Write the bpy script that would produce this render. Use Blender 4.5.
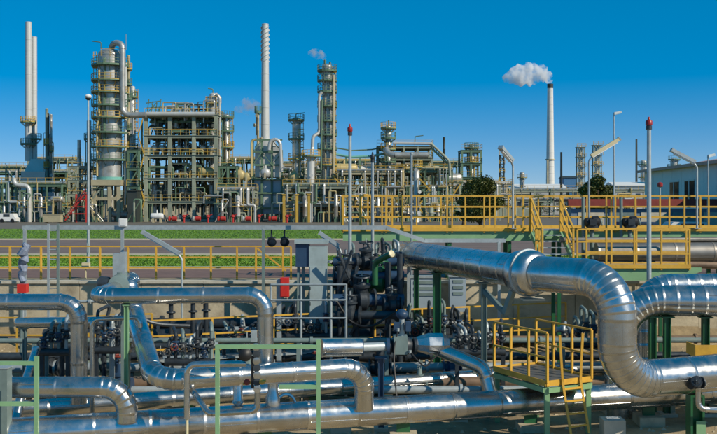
import bpy, bmesh, math, random
from mathutils import Vector, Matrix
for o in list(bpy.data.objects): bpy.data.objects.remove(o)
S = bpy.context.scene
COL = S.collection
R = math.radians
PI = math.pi
# ------------------------------------------------------------------ camera
FPX, CX, HY, EYE = 900.0, 358.5, 208.0, 2.4          # focal length in photo pixels, centre column, horizon row, eye height
cam = bpy.data.cameras.new('camera'); camo = bpy.data.objects.new('camera', cam); COL.objects.link(camo)
cam.sensor_width = 36; cam.lens = 36 * FPX / 717; cam.shift_y = -(217 - HY) / 717
cam.clip_start = 0.1; cam.clip_end = 12000
camo.location = (0, 0, EYE); camo.rotation_euler = (R(90), 0, 0)
S.camera = camo
# ------------------------------------------------------------------ sky and sun
SUN = Vector((0.74, -0.50, 0.60)).normalized()        # towards the sun: right and behind the camera
w = bpy.data.worlds.new('World'); S.world = w; w.use_nodes = True
nt = w.node_tree; nt.nodes.clear()
sky = nt.nodes.new('ShaderNodeTexSky'); sky.sky_type = 'NISHITA'; sky.sun_disc = False
sky.sun_elevation = math.asin(SUN.z); sky.sun_rotation = math.atan2(SUN.x, SUN.y)
sky.altitude = 200; sky.air_density = 0.6; sky.dust_density = 0.0; sky.ozone_density = 8.0
sc = nt.nodes.new('ShaderNodeVectorMath'); sc.operation = 'SCALE'; sc.inputs['Scale'].default_value = 0.1
h1 = nt.nodes.new('ShaderNodeHueSaturation'); h1.inputs['Saturation'].default_value = 1.2; h1.inputs['Hue'].default_value = 0.508
gm = nt.nodes.new('ShaderNodeGamma'); gm.inputs[1].default_value = 0.5            # an even, deep-blue sky from zenith to horizon
h2 = nt.nodes.new('ShaderNodeHueSaturation'); h2.inputs['Saturation'].default_value = 1.3; h2.inputs['Value'].default_value = 5.3
bg = nt.nodes.new('ShaderNodeBackground'); bg.inputs['Strength'].default_value = 0.15
wo = nt.nodes.new('ShaderNodeOutputWorld')
nt.links.new(sky.outputs[0], sc.inputs[0]); nt.links.new(sc.outputs[0], h1.inputs['Color']); nt.links.new(h1.outputs[0], gm.inputs[0]); nt.links.new(gm.outputs[0], h2.inputs['Color']); nt.links.new(h2.outputs[0], bg.inputs['Color']); nt.links.new(bg.outputs[0], wo.inputs[0])
sl = bpy.data.lights.new('sun', 'SUN'); sl.energy = 4.2; sl.angle = R(0.5); sl.color = (1.0, 0.90, 0.74)
so = bpy.data.objects.new('sun', sl); COL.objects.link(so); so.rotation_euler = SUN.to_track_quat('Z', 'Y').to_euler(); so.location = (20, -20, 30)
S.view_settings.view_transform = 'Standard'; S.view_settings.look = 'None'; S.view_settings.gamma = 1; S.view_settings.use_curve_mapping = False
S.view_settings.exposure = 0.0
S.render.engine = 'CYCLES'
S.cycles.max_bounces = 12; S.cycles.diffuse_bounces = 3; S.cycles.glossy_bounces = 4; S.cycles.volume_bounces = 10

# ------------------------------------------------------------------ materials
MATS = {}
def mat(key, col, rough=0.6, metal=0.0, var=0.12, scale=3.0, bump=0.0, bscale=20.0, objvar=0.0, rvar=0.0, spec=0.5, dirt=None, dirt_scale=1.2, dirt_amt=0.5):
    if key in MATS: return MATS[key]
    m = bpy.data.materials.new(key); m.use_nodes = True; n = m.node_tree; L = n.links
    b = n.nodes['Principled BSDF']
    b.inputs['Roughness'].default_value = rough; b.inputs['Metallic'].default_value = metal; b.inputs['Specular IOR Level'].default_value = spec
    tc = n.nodes.new('ShaderNodeTexCoord')
    nz = n.nodes.new('ShaderNodeTexNoise'); nz.inputs['Scale'].default_value = scale; nz.inputs['Detail'].default_value = 5; nz.inputs['Roughness'].default_value = 0.65
    geo = n.nodes.new('ShaderNodeNewGeometry')
    L.new(geo.outputs['Position'], nz.inputs['Vector'])
    mr = n.nodes.new('ShaderNodeMapRange'); mr.inputs[1].default_value = 0.3; mr.inputs[2].default_value = 0.7
    mr.inputs[3].default_value = 1 - var; mr.inputs[4].default_value = 1 + var
    L.new(nz.outputs['Fac'], mr.inputs[0])
    val = mr.outputs[0]
    if objvar:
        oi = n.nodes.new('ShaderNodeObjectInfo'); m2 = n.nodes.new('ShaderNodeMapRange'); m2.inputs[3].default_value = 1 - objvar; m2.inputs[4].default_value = 1 + objvar
        L.new(oi.outputs['Random'], m2.inputs[0]); mu = n.nodes.new('ShaderNodeMath'); mu.operation = 'MULTIPLY'
        L.new(val, mu.inputs[0]); L.new(m2.outputs[0], mu.inputs[1]); val = mu.outputs[0]
    mx = n.nodes.new('ShaderNodeMix'); mx.data_type = 'RGBA'; mx.blend_type = 'MULTIPLY'; mx.inputs[0].default_value = 1
    mx.inputs[6].default_value = (*col, 1)
    L.new(val, mx.inputs[7]); out = mx.outputs[2]
    if dirt:
        n2 = n.nodes.new('ShaderNodeTexNoise'); n2.inputs['Scale'].default_value = dirt_scale; n2.inputs['Detail'].default_value = 8; n2.inputs['Roughness'].default_value = 0.7
        L.new(geo.outputs['Position'], n2.inputs['Vector'])
        cr = n.nodes.new('ShaderNodeMapRange'); cr.inputs[1].default_value = 0.48; cr.inputs[2].default_value = 0.68; cr.inputs[4].default_value = dirt_amt
        L.new(n2.outputs['Fac'], cr.inputs[0]); md = n.nodes.new('ShaderNodeMix'); md.data_type = 'RGBA'
        L.new(cr.outputs[0], md.inputs[0]); L.new(out, md.inputs[6]); md.inputs[7].default_value = (*dirt, 1); out = md.outputs[2]
        if metal:
            mm = n.nodes.new('ShaderNodeMapRange'); mm.inputs[3].default_value = metal; mm.inputs[4].default_value = metal * 0.55
            L.new(cr.outputs[0], mm.inputs[0]); L.new(mm.outputs[0], b.inputs['Metallic'])
    L.new(out, b.inputs['Base Color'])
    if rvar:
        m3 = n.nodes.new('ShaderNodeMapRange'); m3.inputs[1].default_value = 0.3; m3.inputs[2].default_value = 0.7; m3.inputs[3].default_value = rough - rvar; m3.inputs[4].default_value = rough + rvar
        n3 = n.nodes.new('ShaderNodeTexNoise'); n3.inputs['Scale'].default_value = scale * 2.3; n3.inputs['Detail'].default_value = 4
        L.new(geo.outputs['Position'], n3.inputs['Vector']); L.new(n3.outputs['Fac'], m3.inputs[0]); L.new(m3.outputs[0], b.inputs['Roughness'])
    if bump:
        n4 = n.nodes.new('ShaderNodeTexNoise'); n4.inputs['Scale'].default_value = bscale; n4.inputs['Detail'].default_value = 5
        L.new(geo.outputs['Position'], n4.inputs['Vector'])
        bu = n.nodes.new('ShaderNodeBump'); bu.inputs['Strength'].default_value = bump; bu.inputs['Distance'].default_value = 0.03
        L.new(n4.outputs['Fac'], bu.inputs['Height']); L.new(bu.outputs[0], b.inputs['Normal'])
    MATS[key] = m; return m
CLAD = mat('aluminium_cladding', (0.60, 0.60, 0.59), 0.26, 1.0, 0.08, 2.5, 0.03, 3.0, 0.15, 0.06, dirt=(0.32, 0.27, 0.20), dirt_scale=1.7, dirt_amt=0.34)
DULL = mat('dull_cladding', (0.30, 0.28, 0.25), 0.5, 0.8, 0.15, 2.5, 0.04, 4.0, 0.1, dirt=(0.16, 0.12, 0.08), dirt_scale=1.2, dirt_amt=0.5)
CLADF = mat('far_cladding', (0.50, 0.49, 0.45), 0.42, 0.6, 0.22, 0.6, 0, objvar=0.15, dirt=(0.16, 0.14, 0.09), dirt_scale=0.45, dirt_amt=0.7)
GALV = mat('galvanised_steel', (0.40, 0.45, 0.46), 0.48, 0.35, 0.15, 6, 0.05, objvar=0.06)
YEL = mat('yellow_paint', (0.68, 0.39, 0.05), 0.42, 0, 0.10, 5, 0.03, objvar=0.05, dirt=(0.30, 0.13, 0.03), dirt_scale=3, dirt_amt=0.35)
GRNL = mat('pale_green_paint', (0.24, 0.43, 0.22), 0.45, 0, 0.10, 4, 0.03, dirt=(0.12, 0.17, 0.09), dirt_scale=2, dirt_amt=0.4)
GRND = mat('deep_green_paint', (0.018, 0.12, 0.045), 0.4, 0, 0.15, 4, 0.03, dirt=(0.05, 0.07, 0.03), dirt_scale=2, dirt_amt=0.4)
GRNB = mat('grey_green_paint', (0.17, 0.23, 0.22), 0.5, 0, 0.15, 3, 0.03, objvar=0.08)
DARK = mat('dark_cast_iron', (0.035, 0.045, 0.055), 0.45, 0.2, 0.3, 6, 0.08, objvar=0.2)
BLUP = mat('dark_blue_paint', (0.025, 0.06, 0.12), 0.4, 0, 0.2, 5, 0.04)
BLK = mat('black_rubber', (0.012, 0.012, 0.013), 0.5)
LANT = mat('lantern_red', (0.32, 0.02, 0.015), 0.35, 0, 0.1, 4)
RED = mat('red_paint', (0.60, 0.03, 0.02), 0.4, 0, 0.1, 4)
REDF = mat('far_red_paint', (0.45, 0.035, 0.025), 0.5, 0, 0.15, 1)
REDD = mat('weathered_red', (0.24, 0.035, 0.022), 0.6, 0, 0.2, 2)
WHT = mat('white_paint', (0.74, 0.74, 0.71), 0.5, 0, 0.06, 2)
CRM = mat('cream_enamel', (0.66, 0.58, 0.36), 0.45, 0, 0.08, 4)
CONC = mat('concrete', (0.50, 0.43, 0.30), 0.9, 0, 0.18, 1.5, 0.25, 14, objvar=0.06, dirt=(0.20, 0.155, 0.10), dirt_scale=1.1, dirt_amt=0.6)
CONP = mat('pale_concrete', (0.52, 0.48, 0.38), 0.9, 0, 0.12, 3, 0.2, 14)
STRF = mat('far_structural_steel', (0.26, 0.29, 0.22), 0.6, 0, 0.2, 0.4, objvar=0.15)
STRG = mat('far_green_steel', (0.115, 0.19, 0.12), 0.55, 0, 0.2, 0.4, objvar=0.15)
STRB = mat('far_beige_steel', (0.40, 0.35, 0.22), 0.6, 0, 0.2, 0.4, objvar=0.12)
WHL = mat('dull_wheel', (0.12, 0.12, 0.115), 0.5, 0.2, 0.2, 5)
STRD = mat('far_dark_steel', (0.035, 0.045, 0.04), 0.6, 0, 0.2, 0.6, objvar=0.2)
YELF = mat('far_yellow_paint', (0.52, 0.33, 0.05), 0.55, 0, 0.15, 0.7, objvar=0.15)
TANF = mat('far_tan_insulation', (0.50, 0.40, 0.18), 0.5, 0.1, 0.1, 0.5)
STK = mat('stack_grey', (0.56, 0.57, 0.55), 0.5, 0.1, 0.08, 0.5, dirt=(0.33, 0.32, 0.29), dirt_scale=0.5, dirt_amt=0.5)
STKC = mat('stack_concrete', (0.70, 0.69, 0.64), 0.8, 0, 0.06, 0.15)
BLUF = mat('far_blue_sheet', (0.36, 0.44, 0.50), 0.45, 0.15, 0.12, 0.5)
TEAL = mat('teal_paint', (0.16, 0.42, 0.36), 0.5)
SILF = mat('far_silver', (0.56, 0.55, 0.51), 0.4, 0.3, 0.1, 0.6, objvar=0.08)
GLASS = mat('dark_window_glass', (0.02, 0.03, 0.045), 0.08, 0, 0.05, 1, spec=0.8)
LAMPG = mat('lamp_lens', (0.80, 0.80, 0.78), 0.25, 0, 0.03)
TARP = mat('grey_tarpaulin', (0.22, 0.26, 0.34), 0.55, 0, 0.2, 7, 0.5, 8, dirt=(0.05, 0.06, 0.1), dirt_scale=4, dirt_amt=0.8)
BARK = mat('bark', (0.07, 0.05, 0.03), 0.9, 0, 0.3, 6)

# ------------------------------------------------------------------ mesh helpers
def V(*a): return Vector(a)
def P(px, py, d): return Vector(((px - CX) / FPX * d, d, EYE - (py - HY) / FPX * d))     # photo pixel at a known distance
def PX(px, d): return (px - CX) / FPX * d
def PZ(py, d): return EYE - (py - HY) / FPX * d
def PD(py, z): return FPX * (EYE - z) / (py - HY)                                        # distance of a point at height z seen at row py
def basis(t):
    t = t.normalized(); up = V(0, 0, 1) if abs(t.z) < 0.95 else V(0, 1, 0)
    a = t.cross(up).normalized(); return a, a.cross(t).normalized()
class MB:
    def __init__(s): s.v = []; s.f = []; s.sm = []
    def add(s, vs, fs, smooth=False):
        k = len(s.v); s.v += [tuple(x) for x in vs]; s.f += [tuple(i + k for i in f) for f in fs]; s.sm += [smooth] * len(fs); return s
    def box(s, a, b):
        (x0, y0, z0), (x1, y1, z1) = a, b
        return s.add([(x0,y0,z0),(x1,y0,z0),(x1,y1,z0),(x0,y1,z0),(x0,y0,z1),(x1,y0,z1),(x1,y1,z1),(x0,y1,z1)],
              [(0,3,2,1),(4,5,6,7),(0,1,5,4),(1,2,6,5),(2,3,7,6),(3,0,4,7)])
    def cbox(s, c, size): return s.box((c[0]-size[0]/2, c[1]-size[1]/2, c[2]-size[2]/2), (c[0]+size[0]/2, c[1]+size[1]/2, c[2]+size[2]/2))
    def bar(s, p, q, w=0.05, h=None):
        p = Vector(p); q = Vector(q); h = h or w; a, b = basis(q - p); vs = []
        for c in (p, q):
            for i, j in ((-1,-1),(1,-1),(1,1),(-1,1)): vs.append(c + a * (i * w / 2) + b * (j * h / 2))
        return s.add(vs, [(0,1,2,3),(7,6,5,4),(0,4,5,1),(1,5,6,2),(2,6,7,3),(3,7,4,0)])
    def cyl(s, p, q, r0, r1=None, n=12, caps=True):
        p = Vector(p); q = Vector(q); r1 = r0 if r1 is None else r1; a, b = basis(q - p); vs = []
        for c, r in ((p, r0), (q, r1)):
            for i in range(n): t = 2 * PI * i / n; vs.append(c + a * (r * math.cos(t)) + b * (r * math.sin(t)))
        s.add(vs, [((i+1) % n, i, n + i, n + (i+1) % n) for i in range(n)], True)
        if caps:
            k = len(s.v) - 2 * n
            s.f += [tuple(k + i for i in range(n)), tuple(k + n + i for i in reversed(range(n)))]; s.sm += [False, False]
        return s
    def lathe(s, prof, c=(0,0,0), axis=(0,0,1), n=20):
        c = Vector(c); ax = Vector(axis).normalized(); a, b = basis(ax); vs = []
        for r, h in prof:
            for i in range(n): t = 2 * PI * i / n; vs.append(c + ax * h + a * (r * math.cos(t)) + b * (r * math.sin(t)))
        fs = []
        for k in range(len(prof) - 1):
            for i in range(n): fs.append((k*n + (i+1) % n, k*n + i, (k+1)*n + i, (k+1)*n + (i+1) % n))
        s.add(vs, fs, True)
        k0 = len(s.v) - n * len(prof)
        if prof[0][0] > 1e-4: s.f.append(tuple(k0 + i for i in range(n))); s.sm.append(False)
        if prof[-1][0] > 1e-4: s.f.append(tuple(k0 + (len(prof)-1)*n + i for i in reversed(range(n)))); s.sm.append(False)
        return s
    def tube(s, pts, rs, n=12, caps=True):
        pts = [Vector(p) for p in pts]
        if not isinstance(rs, (list, tuple)): rs = [rs] * len(pts)
        vs = []; fr = None
        for i, p in enumerate(pts):
            t = (pts[min(i+1, len(pts)-1)] - pts[max(i-1, 0)]).normalized()
            if fr is None: fr = basis(t)[0]
            fr = (fr - t * fr.dot(t)).normalized(); b = fr.cross(t)
            for k in range(n): an = 2 * PI * k / n; vs.append(p + fr * (rs[i] * math.cos(an)) + b * (rs[i] * math.sin(an)))
        m = len(pts); fs = [(i*n + (k+1) % n, i*n + k, (i+1)*n + k, (i+1)*n + (k+1) % n) for i in range(m-1) for k in range(n)]
        s.add(vs, fs, True)
        if caps:
            k0 = len(s.v) - n * m
            s.f += [tuple(k0 + i for i in range(n)), tuple(k0 + (m-1)*n + i for i in reversed(range(n)))]; s.sm += [False, False]
        return s
    def torus(s, c, axis, Rr, r, n=18, m=6):
        c = Vector(c); a, b = basis(Vector(axis)); ax = Vector(axis).normalized(); vs = []
        for i in range(n):
            t = 2*PI*i/n; d = a*math.cos(t) + b*math.sin(t)
            for j in range(m): u = 2*PI*j/m; vs.append(c + d*(Rr + r*math.cos(u)) + ax*(r*math.sin(u)))
        fs = [(i*m+j, ((i+1)%n)*m+j, ((i+1)%n)*m+(j+1)%m, i*m+(j+1)%m) for i in range(n) for j in range(m)]
        return s.add(vs, fs, True)
    def flat(s): s.sm = [False]*len(s.f); return s
    def mesh(s, name, org=(0,0,0)):
        me = bpy.data.meshes.new(name); o = Vector(org)
        me.from_pydata([tuple(Vector(v) - o) for v in s.v], [], s.f)
        me.polygons.foreach_set('use_smooth', s.sm); 
        if any(s.sm): me.set_sharp_from_angle(angle=R(42))
        me.update(); return me
ORG = {}
def link(name, me, parent=None):
    o = bpy.data.objects.new(name, me); COL.objects.link(o)
    if parent is not None: o.parent = parent
    return o
def tagit(o, label, cat, group=None, kind=None):
    if label: o['label'] = label
    if cat: o['category'] = cat
    if group: o['group'] = group
    if kind: o['kind'] = kind
    return o
def T(name, label, cat, loc=(0,0,0), group=None):
    o = link(name, None); o.location = loc; o.empty_display_size = 0.2; ORG[o.name] = Vector(loc); return tagit(o, label, cat, group)
def part(name, mb, m, parent, label=None):
    o = link(name, mb.mesh(name, ORG[parent.name]), parent); o.data.materials.append(m); ORG[o.name] = ORG[parent.name]
    if label: o['label'] = label
    return o
def solo(name, label, cat, mb, m, loc=None, group=None, kind=None):
    if loc is None:
        xs = [v[0] for v in mb.v]; ys = [v[1] for v in mb.v]; loc = ((min(xs)+max(xs))/2, (min(ys)+max(ys))/2, min(v[2] for v in mb.v))
    o = link(name, mb.mesh(name, loc), None); o.location = loc; o.data.materials.append(m); ORG[o.name] = Vector(loc)
    return tagit(o, label, cat, group, kind)
def struct(name, mb, m):
    o = link(name, mb.mesh(name)); o.data.materials.append(m); o['kind'] = 'structure'; ORG[o.name] = V(0,0,0); return o
CACHE = {}
def inst(key, maker, name, m, parent, loc, rot=None):
    """a part that shares its mesh with alike pieces"""
    if key not in CACHE:
        me = maker().mesh(name); me.materials.append(m); CACHE[key] = me
    o = link(name, CACHE[key], parent); o.location = Vector(loc) - ORG[parent.name]
    if rot is not None: o.rotation_euler = rot
    return o
ORD = ['first','second','third','fourth','fifth','sixth','seventh','eighth','ninth','tenth','eleventh','twelfth','thirteenth','fourteenth']

# ------------------------------------------------------------------ component builders
SEAM = random.Random(12)
TAN = {}
def fillet(pts, Rb, step=R(15)):
    """polyline -> list of runs ('s', [p,q]) and ('e', [points on the elbow arc])"""
    pts = [Vector(p) for p in pts]; runs = []; cur = pts[0]
    for i in range(1, len(pts) - 1):
        a = (pts[i-1] - pts[i]); b = (pts[i+1] - pts[i]); ua, ub = a.normalized(), b.normalized()
        ang = math.acos(max(-1, min(1, ua.dot(ub)))); turn = PI - ang
        if turn < 0.02: continue
        tl = min(Rb * math.tan(turn / 2), a.length * 0.49 if i > 1 else a.length*0.95, b.length * 0.49 if i < len(pts)-2 else b.length*0.95); rr = tl / math.tan(turn / 2)
        p0 = pts[i] + ua * tl; p1 = pts[i] + ub * tl
        cen = pts[i] + (ua + ub).normalized() * (rr / math.cos(turn / 2))
        runs.append(('s', [cur, p0])); n = max(2, int(round(turn / step))); e0 = p0 - cen; ax = e0.cross(p1 - cen).normalized(); arc = []
        for k in range(n + 1): arc.append(cen + Matrix.Rotation(turn * k / n, 3, ax) @ e0)
        arc[0] = p0; arc[-1] = p1; TAN[tuple(p0)] = -ua; TAN[tuple(p1)] = ub; runs.append(('e', arc)); cur = p1
    runs.append(('s', [cur, pts[-1]])); return runs
def pipe(name, label, pts, r, Rb=None, m=None, sec=1.0, n=28, lip=0.007, gore=R(15), group=None, root=None):
    """a clad pipe: every cladding section and elbow gore is a piece with its own bead"""
    m = m or CLAD; Rb = Rb or r * 3
    root = root or T(name, label, 'pipe', tuple(pts[0]), group); k = 0
    for kind, q in fillet(pts, Rb, gore):
        if kind == 's':
            L = (q[1] - q[0]).length
            if L < 0.02: continue
            c = max(1, int(round(L / sec))); segs = [(q[0].lerp(q[1], i / c), q[0].lerp(q[1], (i + 1) / c)) for i in range(c)]
        else: segs = [(q[i], q[i+1]) for i in range(len(q) - 1)]
        for i, (a, b) in enumerate(segs):
            t = (b - a).normalized(); l = (b - a).length; bead = min(0.05, l * 0.3)
            if kind == 'e':                              # gore: ends follow the bend so the joints close
                t0 = TAN[tuple(a)] if i == 0 else (q[i+1] - q[i-1]).normalized(); t1 = TAN[tuple(b)] if i == len(q) - 2 else (q[i+2] - q[i]).normalized()
            else: t0 = t1 = t
            mb = MB(); gore_tube(mb, a, b, t0, t1, r, lip, bead, n)
            if kind == 's' and r > .15 and l > .2:               # lap seam along the section
                u_, v_ = basis(t); an = SEAM.uniform(-.5, .9); dn = u_*0 + (V(0,-1,0) - t*(-t.y)).normalized()*math.cos(an) + (v_ if abs(t.z) < .9 else u_)*(-math.sin(an)); dn.normalize()
                mb.bar(a + t*bead*1.2 + dn*(r+.001), b - t*.01 + dn*(r+.001), .022, .006)
            part('cladding_section', mb, m, root); k += 1
    return root
def gore_tube(mb, a, b, t0, t1, r, lip, bead, n):
    t = (b - a).normalized(); l = (b - a).length; u, v = basis(t); vs = []
    def ring(c, rr, tn):
        for i in range(n):
            an = 2*PI*i/n; d = u*math.cos(an) + v*math.sin(an); pnt = c + d*rr
            k = (c - pnt).dot(tn) / t.dot(tn); vs.append(pnt + t*k)
    ring(a - t*0.004, r + lip, t0); ring(a + t*bead*0.8, r + lip, t0.lerp(t, .3).normalized()); ring(a + t*bead, r, t0.lerp(t, .3).normalized()); ring(a + t*(bead + min(.03, l*.1)), r, t0.lerp(t, .3).normalized()); ring(b + t*0.004, r, t1)
    fs = [(k*n + (i+1) % n, k*n + i, (k+1)*n + i, (k+1)*n + (i+1) % n) for k in range(4) for i in range(n)]
    fs += [tuple(range(n)), tuple(4*n + i for i in reversed(range(n)))]
    mb.add(vs, fs, True); mb.sm[-1] = mb.sm[-2] = False
def smallpipe(mb, pts, r, Rb=None, n=10):
    for kind, q in fillet(pts, Rb or r*3, R(22.5)): 
        if (q[-1]-q[0]).length > 1e-3: mb.tube(q, r, n)
    return mb
def lerp_pts(a, b, k): return [Vector(a).lerp(Vector(b), i / k) for i in range(k + 1)]
def railing(name, label, a, b, posts, h=1.1, heights=(1.0, 0.66, 0.33), toe=True, m=None, w=0.05, group=None, root=None, rail_w=0.042, cat='railing'):
    """posts: number of bays, or list of fractions along a-b (a, b are floor points)"""
    m = m or YEL; a = Vector(a); b = Vector(b); root = root or T(name, label, cat, tuple(a), group)
    fr = [i / posts for i in range(posts + 1)] if isinstance(posts, int) else posts
    ang = math.atan2((b - a).y, (b - a).x)
    for f in fr: inst(('post', h, w, m.name), lambda: MB().box((-w/2, -w/2, 0), (w/2, w/2, h)), 'post', m, root, a.lerp(b, f), (0, 0, ang))
    out = Vector((b - a).normalized().cross(V(0,0,1))) * 0.0
    for q in heights: part('rail', MB().bar(a + V(0,0,h*q + (0.012 if q==1.0 else 0)) + out, b + V(0,0,h*q + (0.012 if q==1.0 else 0)) + out, rail_w, rail_w), m, root)
    if toe: part('toe_board', MB().bar(a + V(0,0,0.085), b + V(0,0,0.085), 0.018, 0.15), m, root)
    return root
def gate_valve(name, label, c, size, axis=(1,0,0), m=None, wheel=None, group=None, up=(0,0,1), tall=1.0):
    m = m or DARK; c = Vector(c); ax = Vector(axis).normalized(); up = Vector(up); r = size
    root = T(name, label, 'valve', tuple(c - up*r*1.1), group)
    part('body', MB().lathe([(0.55*r,-1.0*r),(0.6*r,-.9*r),(0.6*r,-.6*r),(0.95*r,-.3*r),(0.95*r,.3*r),(0.6*r,.6*r),(0.6*r,.9*r),(0.55*r,1.0*r)], c, ax, 18), m, root)
    for sg in (-1, 1): part('flange', MB().cyl(c + ax*sg*1.0*r, c + ax*sg*1.18*r, 0.98*r, n=20), m, root)
    part('bonnet', MB().lathe([(0.6*r,0.4*r),(0.6*r,1.2*r),(0.8*r,1.22*r),(0.8*r,1.4*r),(0.42*r,1.45*r),(0.3*r,2.0*r*tall)], c, up, 14), m, root)
    yk = MB()
    for sg in (-1, 1): yk.bar(c + up*1.4*r + ax*sg*.35*r, c + up*2.5*r*tall + ax*sg*.22*r, .12*r)
    yk.bar(c + up*2.5*r*tall - ax*.3*r, c + up*2.5*r*tall + ax*.3*r, .2*r); part('yoke', yk, m, root)
    part('stem', MB().cyl(c + up*2.0*r*tall, c + up*3.2*r*tall, .07*r, n=8), GALV, root)
    wh = MB().torus(c + up*2.65*r*tall, up, .75*r, .07*r, 18, 6); a, b = basis(up)
    for d in (a, b): wh.bar(c + up*2.65*r*tall - d*.75*r, c + up*2.65*r*tall + d*.75*r, .07*r)
    part('handwheel', wh, wheel or m, root); return root

# ================================================================== SETTING
rnd = random.Random(7)
def ground_z(x, y):
    if y < 25.6: b = -2.75
    elif y < 29.3: b = -2.75 + (y - 25.6) / 3.7 * 1.05
    else: b = 0.0
    if 8 < y < 29.2 and abs(x) < 30: b += 0.05 * math.sin(x * 1.3 + y * .7) * math.sin(y * 1.1 - x * .4) - 0.03
    return b
def build_ground():
    xs = [-5000, -1500, -300, -80, -30] + [-20 + i * .5 for i in range(81)] + [30, 80, 300, 1500, 5000]
    ys = [-3000, -500, -60, 0, 8] + [9 + i * .4 for i in range(51)] + [29.3, 29.3001, 29.32, 60, 104, 300, 1200, 6000]
    ys = sorted(set(ys)); vs = []; fs = []
    for y in ys:
        for x in xs: vs.append((x, y, ground_z(x, y)))
    n = len(xs)
    for j in range(len(ys) - 1):
        for i in range(n - 1): fs.append((j*n+i, j*n+i+1, (j+1)*n+i+1, (j+1)*n+i))
    return MB().add(vs, fs, False)
GRD = mat('trench_ground', (0.38, 0.29, 0.165), 0.95, 0, 0.22, 0.9, 0.5, 9, dirt=(0.13, 0.095, 0.06), dirt_scale=0.55, dirt_amt=0.75)
YARD = mat('plant_yard', (0.15, 0.13, 0.10), 0.95, 0, 0.25, 0.12, 0.3, 3, dirt=(0.11, 0.09, 0.07), dirt_scale=0.06, dirt_amt=0.6)
GRS = mat('grass_ground', (0.10, 0.20, 0.012), 0.9, 0, 0.2, 1.2, 0.3, 12, dirt=(0.10, 0.13, 0.03), dirt_scale=0.3, dirt_amt=0.6)
BLD = mat('grass_blades', (0.11, 0.23, 0.015), 0.7, 0, 0.35, 0.7)
ROAD = mat('asphalt', (0.185, 0.135, 0.112), 0.9, 0, 0.14, 0.5, 0.3, 20, dirt=(0.14, 0.105, 0.09), dirt_scale=0.15, dirt_amt=0.5)
PATH = mat('red_paving', (0.19, 0.115, 0.09), 0.9, 0, 0.16, 1.2, 0.3, 12)
struct('ground', build_ground(), GRD)
def sheet(name, x0, x1, y0, y1, z, m): return struct(name, MB().add([(x0,y0,z),(x1,y0,z),(x1,y1,z),(x0,y1,z)], [(0,1,2,3)]), m)
sheet('yard', -400, 500, 103, 900, 0.006, YARD)
sheet('grass', -200, 260, 67.6, 103, 0.008, GRS)
sheet('road', -200, 260, 45.3, 67.3, 0.006, ROAD)
sheet('grass', -120, 160, 35.3, 45, 0.008, GRS)
sheet('path', -100, 140, 30.9, 35.1, 0.006, PATH)
for y in (35.2, 45.15, 67.45): struct('kerb', MB().box((-160, y-.1, 0), (200, y+.1, 0.11)), CONP)
sheet('road_marking', -200, 260, 56.2, 56.35, 0.011, mat('road_paint', (0.5,0.5,0.47), 0.8, 0, .3, 1))
def blades(x0, x1, y0, y1, n, h, seed):
    r = random.Random(seed); vs = []; fs = []
    for i in range(n):
        y = y0 + (y1 - y0) * r.random(); x = x0 + (x1 - x0) * r.random(); a = r.random() * PI; hh = h * (.5 + r.random()); w_ = .03 + .04*r.random()
        dx, dy = math.cos(a) * w_, math.sin(a) * w_; k = len(vs)
        vs += [(x-dx, y-dy, 0), (x+dx, y+dy, 0), (x + (r.random()-.5)*.12, y + (r.random()-.5)*.12, hh)]; fs.append((k, k+1, k+2))
    return MB().add(vs, fs)
solo('grass_blades', 'short green grass on the verge right behind the yellow fence', 'grass', blades(-22, 26, 35.4, 44.9, 60000, .05, 1), BLD, (0,40,0), kind='stuff')
solo('grass_blades', 'short green grass on the strip beyond the road', 'grass', blades(-45, 50, 67.7, 102, 50000, .06, 2), BLD, (0,85,0), kind='stuff')
# weeds and rubble on the trench ground
solo('gravel', 'loose stones and rubble scattered over the sandy trench floor', 'gravel',
     (lambda mb: [mb.add([(x-s,y-s,z-.01),(x+s,y-s*.7,z-.01),(x+s*.8,y+s,z-.01),(x-s*.9,y+s*.8,z-.01),(x,y,z+s*.9)], [(0,1,4),(1,2,4),(2,3,4),(3,0,4)])
      for x, y, s in [(rnd.uniform(-13,13), rnd.uniform(14,29), .015 + .06*rnd.random()**3) for _ in range(5000)] for z in [ground_z(x, y)]] and mb)(MB()), CONC, (0,20,-2.75), kind='stuff')
# retaining wall of cast panels with a coping
wall = T('retaining_wall', 'long beige concrete retaining wall under the yellow fence at the trench edge', 'wall', (0, 29.25, -1.7))
xw = -21.0; wi = 0
while xw < 22:
    off = rnd.uniform(-.008, .008)
    inst(('wallpanel', wi % 3), lambda: MB().box((0, off, 0), (1.985, .24 + off, 1.80)), 'panel', CONC, wall, (xw, 29.06, -1.84))
    part('coping', MB().box((xw, 28.98, -.035 + off*.5), (xw + 1.992, 29.45, .05 + off*.5)), CONP, wall); xw += 2.0; wi += 1

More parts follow.
